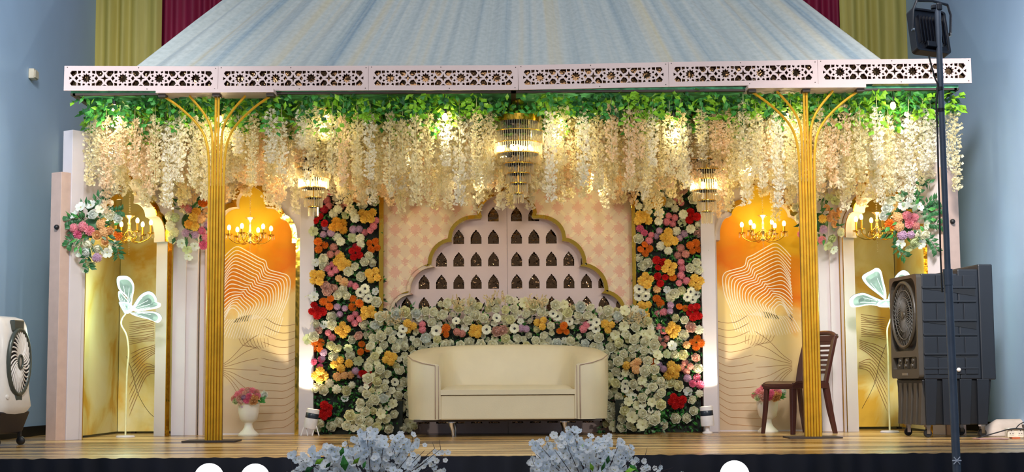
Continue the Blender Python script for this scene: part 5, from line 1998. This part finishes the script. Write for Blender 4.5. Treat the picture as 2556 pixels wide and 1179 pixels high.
# ================================================================== white air cooler at the left edge
def white_cooler():
    wh = pm('cooler_white', (226, 216, 204), .25, var=.03)
    gr = pm('cooler_grey', (74, 78, 70), .25, .3)
    bk = pm('cooler_base', (34, 30, 36), .4)
    lv = pm('louvre_grey', (150, 140, 128), .35)
    t = thing('air_cooler', 'white air cooler with oval fan grille at the left edge of the stage', 'air cooler', (-3.94, -.62, 0), rad(-13))
    # fan side looks to +X; the body bulges outwards there
    zs = [.23, .30, .42, .60, .80, .92, .965, .985]
    bulge = [.15, .20, .175, .18, .17, .145, .12, .06]
    dep = [.20, .225, .225, .225, .22, .21, .20, .16]
    prof = list(zip(zs, bulge, dep))
    vs, fs = [], []
    for z, bx, dy in prof:
        for k in range(24):
            a = 2 * PI * k / 24
            cs, sn = math.cos(a), math.sin(a)
            e = .38
            x = (bx if cs > 0 else .20) * math.copysign(abs(cs) ** e, cs)
            y = dy * math.copysign(abs(sn) ** e, sn)
            vs.append((x, y, z))
    for j in range(len(prof) - 1):
        for k in range(24):
            a, b = j * 24 + k, j * 24 + (k + 1) % 24
            fs.append((a, b, b + 24, a + 24))
    fs += [tuple(range(23, -1, -1)), tuple((len(prof) - 1) * 24 + k for k in range(24))]
    MB().add(vs, fs).obj('body', wh, t, smooth=50)
    RX = Matrix.Translation((.178, 0, .635)) @ Matrix.Rotation(PI / 2, 4, 'Y')

    def oval(r, x):
        return [(.178 + x, r * .60 * math.cos(2 * PI * i / 40), .635 + r * math.sin(2 * PI * i / 40)) for i in range(41)]
    MB().tube(oval(.245, .004), .018, 8, caps=False).obj('grille_ring', gr, t, smooth=60)
    mb = MB()
    o = oval(.235, .0)
    k = len(mb.v)
    mb.v += o[:-1]
    mb.f.append(list(range(k, k + 40)))
    mb.m.append(0)
    mb.obj('fan_well', bk, t)
    mb = MB()
    for i in range(30):
        a = 2 * PI * i / 30
        P = []
        for q in range(6):
            r = .045 + .185 * q / 5
            aa = a + .55 * (q / 5) ** 1.2
            P.append((.186 + .008 * math.sin(q / 5 * PI), r * .60 * math.cos(aa), .635 + r * math.sin(aa)))
        mb.tube(P, .0065, 5)
    mb.obj('grille_vanes', wh, t)
    MB().tube(oval(.052, .016), .009, 6, caps=False).obj('hub_ring', gr, t, smooth=60)
    MB().ball((.186, 0, .635), .045, 12, 8, 0, (.3, .6, 1)).obj('hub', lv, t, smooth=180)
    # control strip above, water window below
    MB().bb(.135, .178, -.07, .07, .87, .955).obj('control_panel', gr, t, bevel=.008)
    MB().bb(.168, .19, -.05, .05, .325, .40).obj('water_window', gr, t, bevel=.01)
    MB().lathe([(.02, 0), (.018, .02), (0, .024)], 14, 0, Matrix.Translation((.17, -.15, .37)) @ Matrix.Rotation(PI / 2, 4, 'Y')).obj('side_knob', wh, t, smooth=40)
    MB().add([(-.20, -.215, .09), (.10, -.20, .09), (.165, -.21, .26), (-.2, -.225, .26), (-.20, .215, .09), (.10, .20, .09), (.165, .21, .26), (-.2, .225, .26)],
             [(0, 1, 2, 3), (7, 6, 5, 4), (0, 4, 5, 1), (1, 5, 6, 2), (2, 6, 7, 3), (3, 7, 4, 0)]).obj('base', bk, t, bevel=.012)
    for x, y in ((-.15, -.17), (.10, -.17), (-.15, .17), (.10, .17)):
        MB().bb(x - .012, x + .012, y - .012, y + .012, .04, .10).obj('castor', M_BLACK, t)
        MB().lathe([(0, -.02), (.028, -.018), (.034, -.008), (.034, .008), (.028, .018), (0, .02)], 16, 0, Matrix.Translation((x + .01, y, .035)) @ Matrix.Rotation(PI / 2, 4, 'X')).obj('wheel', M_BLACK, t, smooth=60)


white_cooler()

# ================================================================== flood light on its stand
def flood_stand():
    y = -3.75
    bx = W(2388, 1179, y)
    top = W(2340, 14, y)
    st = pm('stand_grey', (92, 100, 112), .4, .5)
    bl = pm('flood_black', (22, 26, 36), .4)
    t = thing('light_stand', 'tall grey tubular light stand in front of the stage at the right', 'stand', (bx.x + .012, y, -1.0))
    mid = W(2366, 690, y)
    foot = Vector((bx.x + .012, y, -.985))
    MB().tube([foot, mid], .0235, 14).obj('lower_tube', st, t, world=True, smooth=40)
    MB().tube([mid, top], .0175, 14).obj('upper_tube', st, t, world=True, smooth=40)
    MB().tube([mid - Vector((0, 0, .05)), mid + Vector((-.001, 0, .04))], .0275, 14).obj('collar', st, t, world=True, smooth=40)
    for a in (90, 210, 330):
        dx, dy = math.cos(rad(a)) * .42, math.sin(rad(a)) * .42
        MB().tube([foot + Vector((0, 0, .55)), foot + Vector((dx, dy, .02)), foot + Vector((dx * 1.03, dy * 1.03, .012))], .012, 8).obj('leg', st, t, world=True)
    for py in (222, 275):
        p = W(2346 + (py - 222) * .05, py, y)
        MB().lathe([(.021, -.01), (.021, .01)], 12, 0, Matrix.Translation(p)).obj('tape_ring', M_BLACK, t, world=True)
    # pale tie near the bottom
    p = W(2385, 1150, y)
    mb = MB().tube([(p.x - .018, y - .026, p.z - .02), (p.x, y - .03, p.z), (p.x + .018, y - .026, p.z + .02)], .003, 5)
    mb.tube([(p.x - .016, y - .026, p.z + .02), (p.x, y - .03, p.z), (p.x + .016, y - .026, p.z - .02)], .003, 5)
    mb.tube([(p.x - .025, y - .026, p.z), (p.x + .025, y - .026, p.z)], .004, 5)
    mb.obj('tie', pm('tie_white', (200, 204, 214), .6), t, world=True)
    # cable down the pole
    pts = [(2318, 138), (2332, 190), (2341, 215), (2337, 260), (2340, 330), (2342, 420), (2345, 520), (2347, 620), (2350, 690), (2352, 730)]
    MB().tube([v[:] for v in spline([W(a, b, y - .012) for a, b in pts], 40)], .005, 6).obj('cable', M_BLACK, t, world=True)

    # the lamp itself: seen from behind, tilted towards the stage
    c = W(2318, 82, y + .06)
    f = thing('flood_light', 'black flood light clamped to the top of the grey stand, seen from behind', 'flood light', c)
    n = Vector((-.30, .92, -.26)).normalized()            # shining direction
    up = (Vector((0.06, 0, 1)) - n * n.dot(Vector((0.06, 0, 1)))).normalized()
    sx = up.cross(n)
    M = Matrix((sx, n, up)).transposed().to_4x4()         # local x right, y forward, z up
    hw, hh = .112, .138
    mb = MB()
    def rr(w, h, r=.02, n=4):
        P = []
        for cx, cz, a0 in ((w - r, h - r, 0), (-w + r, h - r, 90), (-w + r, -h + r, 180), (w - r, -h + r, 270)):
            for i in range(n + 1):
                a = rad(a0 + 90 * i / n)
                P.append((cx + r * math.cos(a), cz + r * math.sin(a)))
        return P
    MB().cut(rr(hw, hh), [rr(hw - .014, hh - .014, .012)], -.03, .03, 0, M).obj('rim', bl, f, bevel=.003)
    MB().cut(rr(hw - .012, hh - .012), [], -.022, .012, 0, M).obj('housing', pm('flood_navy', (14, 18, 30), .3), f)
    for i in range(9):
        x = -.08 + .02 * i
        MB().bb(x - .002, x + .002, -.045, -.02, -.085, .085, 0, M).obj('cooling_fin', bpy.data.materials['flood_navy'], f)
    MB().cut(rr(hw - .018, hh - .018), [], .013, .018, 0, M).obj('lens', emis('flood_lens', (255, 244, 226), 4.0), f)
    MB().bb(-.05, .05, -.05, -.02, -.115, -.08, 0, M).obj('driver_box', bl, f, bevel=.004)
    br = MB()
    for s in (-1, 1):
        br.tube([(M @ Vector((s * (hw + .012), -.03, -.01)))[:], (M @ Vector((s * (hw + .012), -.06, .10)))[:], (M @ Vector((s * (hw - .01), -.075, .155)))[:]], .008, 6)
    br.tube([(M @ Vector((-(hw - .01), -.075, .155)))[:], (M @ Vector((0, -.08, .165)))[:], (M @ Vector((hw - .01, -.075, .155)))[:]], .008, 6)
    br.obj('bracket', bl, f, smooth=60)
    for s in (-1, 1):
        MB().lathe([(0, 0), (.012, 0), (.01, .012), (0, .012)], 10, 0, M @ Matrix.Translation((s * (hw + .005), -.03, -.01)) @ Matrix.Rotation(s * PI / 2, 4, 'Y')).obj('bolt', M_CHROME, f)
    tt = top - c
    MB().bb(tt.x - .035, tt.x - .012, tt.y - .02, tt.y + .02, tt.z - .02, tt.z + .004).obj('clamp_knob', bl, f, bevel=.005)
    MB().bb(tt.x - .008, tt.x + .022, tt.y - .024, tt.y + .024, tt.z - .03, tt.z + .012).obj('clamp', bl, f, bevel=.006)


flood_stand()

# ================================================================== white blossom arrangements in front of the stage
M_BLOOM = [pm('blossom_white', (252, 251, 248), .6, var=.06, scale=3, thin=.4), pm('blossom_ice', (236, 242, 247), .6, var=.06, scale=3, thin=.4)]
FM['bloomw'], FM['bloomi'] = M_BLOOM[0], M_BLOOM[1]


def blossom_stand(label, y, stems, seed, leaves, bare):
    rnd = random.Random(seed)
    cx = sum(s[0] for s in stems) / len(stems)
    base = W(cx, 1240, y)
    t = thing('blossom_arrangement', label, 'flower arrangement', (base.x, y, -1.0), 0, 'blossom arrangements in front of the stage')
    zt = base.z
    pinkm = pm('stand_rose_metal', (190, 160, 158), .25, .7)
    MB().lathe([(0, 0), (.15, 0), (.15, .012), (.02, .03), (.016, .10), (.016, zt + 1 - .22), (.05, zt + 1 - .2), (.085, zt + 1 - .05), (.09, zt + 1), (.08, zt + 1), (.0, zt + 1 - .06)], 28).obj('pedestal', pinkm, t, smooth=40)
    root = Vector((base.x, y, zt - .05))
    cnt = 0
    for px, py in stems:
        tip = W(px, py, y + rnd.uniform(-.13, .13))
        mid = root.lerp(tip, .5) + Vector((0, 0, .04)) + Vector((tip.x - root.x, 0, 0)) * .12
        S = spline([root, mid, tip], 16)
        MB().tube([v[:] for v in S], [.0032 - .002 * i / 15 for i in range(16)], 5).obj('branch', M_TWIG, t, world=True)
        for i in range(5, 16):
            if bare and rnd.random() < .1:
                continue
            for k in range(2 if i < 15 else 3):
                if cnt >= 290:
                    break
                p = S[i] + Vector((rnd.uniform(-.035, .035), rnd.uniform(-.04, .04), rnd.uniform(-.03, .035)))
                if p.z > tip.z + .02:
                    continue
                if W(px, 1230, y).z > p.z:
                    continue
                o = put_flower(t, 'blossom', 'bloomi' if rnd.random() < .55 else 'bloomw', p, rnd.uniform(.017, .025), (rnd.uniform(-.7, .7), -1, rnd.uniform(-.1, .9)), .5)
                cnt += 1
        # bare twig tips
        if rnd.random() < .4:
            q = tip + Vector((rnd.uniform(-.015, .015), 0, rnd.uniform(.03, .055)))
            MB().tube([tip, q], [.002, .001], 4).obj('twig', M_TWIG, t, world=True)
    for px, py, dx, dy, L, mi in leaves:
        p = W(px, py, y - .12)
        mb = MB()
        leaf(mb, p, (dx, -.3, dy), L, L * .5)
        mb.obj('leaf', (M_LGREEN, M_MGREEN, M_DGREEN)[mi], t, world=True)
    # blooms too small and crowded to tell apart
    mb, src = MB(), mb_blossom(random.Random(seed))
    for px, py in stems:
        for _ in range(7):
            p = W(px + rnd.gauss(0, 16), py + abs(rnd.gauss(0, 34)) + 6, y + rnd.uniform(-.02, .12))
            n = Vector((rnd.uniform(-.8, .8), -1, rnd.uniform(-.2, .9))).normalized()
            M = Matrix.Translation(p) @ n.to_track_quat('Z', 'Y').to_matrix().to_4x4() @ Matrix.Scale(rnd.uniform(.014, .02), 4)
            b = len(mb.v)
            c = rnd.randrange(2)
            mb.v += [(M @ Vector(q))[:] for q in src.v]
            mb.f += [[i + b for i in f] for f in src.f]
            mb.m += [c if m == 0 else 2 for m in src.m]
    mb.obj('small_blooms', M_BLOOM + [M_EYE], t, world=True, smooth=180)['kind'] = 'stuff'
    return cnt


s1 = [(738, 1140), (770, 1128), (815, 1122), (800, 1140), (840, 1130), (870, 1118), (893, 1095), (915, 1080), (925, 1084), (950, 1105), (960, 1098), (990, 1100), (1015, 1095), (1030, 1105), (1060, 1125), (1085, 1120), (1100, 1122), (1105, 1155), (1070, 1150), (760, 1165), (730, 1172), (880, 1140), (930, 1125), (985, 1130), (1020, 1140), (1045, 1165), (850, 1160), (905, 1155), (965, 1155), (1095, 1172), (790, 1172)]
s2 = [(1345, 1110), (1338, 1135), (1332, 1160), (1370, 1120), (1398, 1088), (1412, 1095), (1432, 1080), (1440, 1100), (1470, 1108), (1490, 1100), (1510, 1098), (1530, 1120), (1545, 1110), (1565, 1125), (1580, 1140), (1610, 1140), (1620, 1155), (1650, 1162), (1680, 1168), (1360, 1145), (1385, 1125), (1420, 1125), (1455, 1130), (1500, 1130), (1530, 1150), (1560, 1160), (1475, 1155), (1430, 1155), (1390, 1160), (1595, 1165)]
blossom_stand('pale blue white blossom arrangement on a stand left of centre in front of the stage', -4.3, s1, 3,
              [(785, 1160, .8, .5, .06, 0), (850, 1140, .3, .9, .055, 1), (880, 1160, .7, .6, .055, 0), (862, 1178, -.1, 1, .09, 1), (812, 1170, .5, .5, .05, 2), (760, 1178, .6, .3, .06, 2), (905, 1172, .3, .8, .05, 1)], True)
blossom_stand('pale blue white blossom arrangement on a stand right of centre in front of the stage', -4.3, s2, 7,
              [(1500, 1178, .5, 1, .06, 1), (1570, 1160, .8, -.7, .065, 1), (1560, 1178, .9, .3, .06, 0), (1515, 1160, .2, 1, .05, 2), (1480, 1178, -.3, 1, .05, 0), (1450, 1115, .7, .3, .03, 0)], True)

# ================================================================== globe lamps before the stage
M_GLOBE = emis('globe_white', (255, 255, 255), 1.5)
for px, py, lab in ((522, 1157, 'white globe lamp below the stage edge, leftmost, under the left gold column'), (637, 1158, 'white globe lamp below the stage edge under the left urn'), (1833, 1150, 'white globe lamp below the stage edge under the lit right pilaster')):
    y = -3.9
    r = 36.5 * (y - CAM_Y) / F
    top = W(px, py, y)
    z = top.z - r
    t = thing('globe_lamp', lab, 'lamp', (top.x, y, -1.0), 0, 'white globe lamps in front of the stage')
    MB().ball((0, 0, z + 1), r, 28, 18).obj('globe', M_GLOBE, t, smooth=180)
    MB().lathe([(0, 0), (.11, 0), (.11, .012), (.012, .025), (.012, z + 1 - r - .01), (.035, z + 1 - r + .004), (0, z + 1 - r + .004)], 20).obj('post', M_BRASS, t, smooth=40)

# ================================================================== odds and ends
p = W(60, 186, -.2)
t = thing('wall_box', 'small cream sensor box high on the left wall', 'sensor', (XL, .1, W(60, 186, .3).z))
yb = (XL - 0) * F / (60 - 1278) + CAM_Y
t.location = (XL, yb, W(60, 186, yb).z)
MB().bb(.001, .05, -.06, .06, -.045, .045).obj('box', pm('box_cream', (214, 202, 176), .5), t, bevel=.006)
MB().bb(.05, .062, -.05, .05, -.038, .030).obj('cover', pm('box_cover', (200, 190, 166), .5), t, bevel=.004)

y = -.45
c = W(2532, 1093, y)
t = thing('extension_box', 'white extension box with sockets at the far right of the stage', 'power strip', (c.x, y, 0))
MB().bb(-.062, .062, -.04, .04, .012, .082).obj('case', pm('ext_white', (226, 216, 196), .4), t, bevel=.005)
for x in (-.034, .034):
    MB().bb(x - .02, x + .02, -.0425, -.04, .028, .07).obj('socket_plate', pm('socket', (214, 204, 190), .4), t, bevel=.001)
    for dx, dz in ((0, .016), (-.01, -.006), (.01, -.006)):
        MB().bb(x + dx - .003, x + dx + .003, -.044, -.0424, .047 + dz - .003, .047 + dz + .003).obj('pin_hole', M_BLACK, t)
MB().bb(-.03, .03, -.045, .03, .002, .012).obj('foot', pm('ext_orange', (190, 96, 60), .5), t)
# beige boards lying along the wall
a, b = W(2450, 1090, .05), W(2600, 1085, .35)
bm_ = pm('lying_sheet', (196, 178, 162), .6, var=.06)
vs, fs = [], []
n = 18
for i in range(n + 1):
    u = i / n
    for j in range(9):
        an = PI * j / 8
        r = .09 * min(1, .35 + u * 2)
        vs.append((a.x + .50 * u, .12 + .2 * u - r * 1.2 * math.cos(an), .003 + r * 1.45 * math.sin(an)))
for i in range(n):
    for j in range(8):
        q = i * 9 + j
        fs.append((q, q + 9, q + 10, q + 1))
fs += [tuple(range(8, -1, -1)), tuple(n * 9 + j for j in range(9))]
tag(MB().add(vs, fs).obj('rolled_sheet', bm_, smooth=50), 'pale beige rolled sheet lying on the stage beside the black air cooler', 'roll')
P = [W(2437, 1095, -.5), W(2455, 1090, -.5), W(2490, 1080, -.5), W(2520, 1072, -.5), W(2545, 1071, -.5), W(2580, 1074, -.5)]
P[0].z = .006
tag(MB().tube([v[:] for v in spline(P, 24)], .005, 6).obj('power_cable', M_BLACK, smooth=180), 'black cable running past the white extension box', 'cable')
P = [W(2536, 1070, -.5), W(2545, 1060, -.48), W(2562, 1052, -.45)]
tag(MB().tube([v[:] for v in spline(P, 14)], .004, 6).obj('power_cable', M_BLACK, smooth=180), 'short black cable rising from behind the white extension box', 'cable')
c = W(2470, 1101, -.5)
MBf = MB().bb(c.x - .11, c.x + .11, -.62, -.42, .001, .008)
tag(MBf.obj('flat_card', pm('card_pink', (176, 134, 122), .6), bevel=.002), 'flat pinkish board lying on the stage beside the white extension box', 'board')
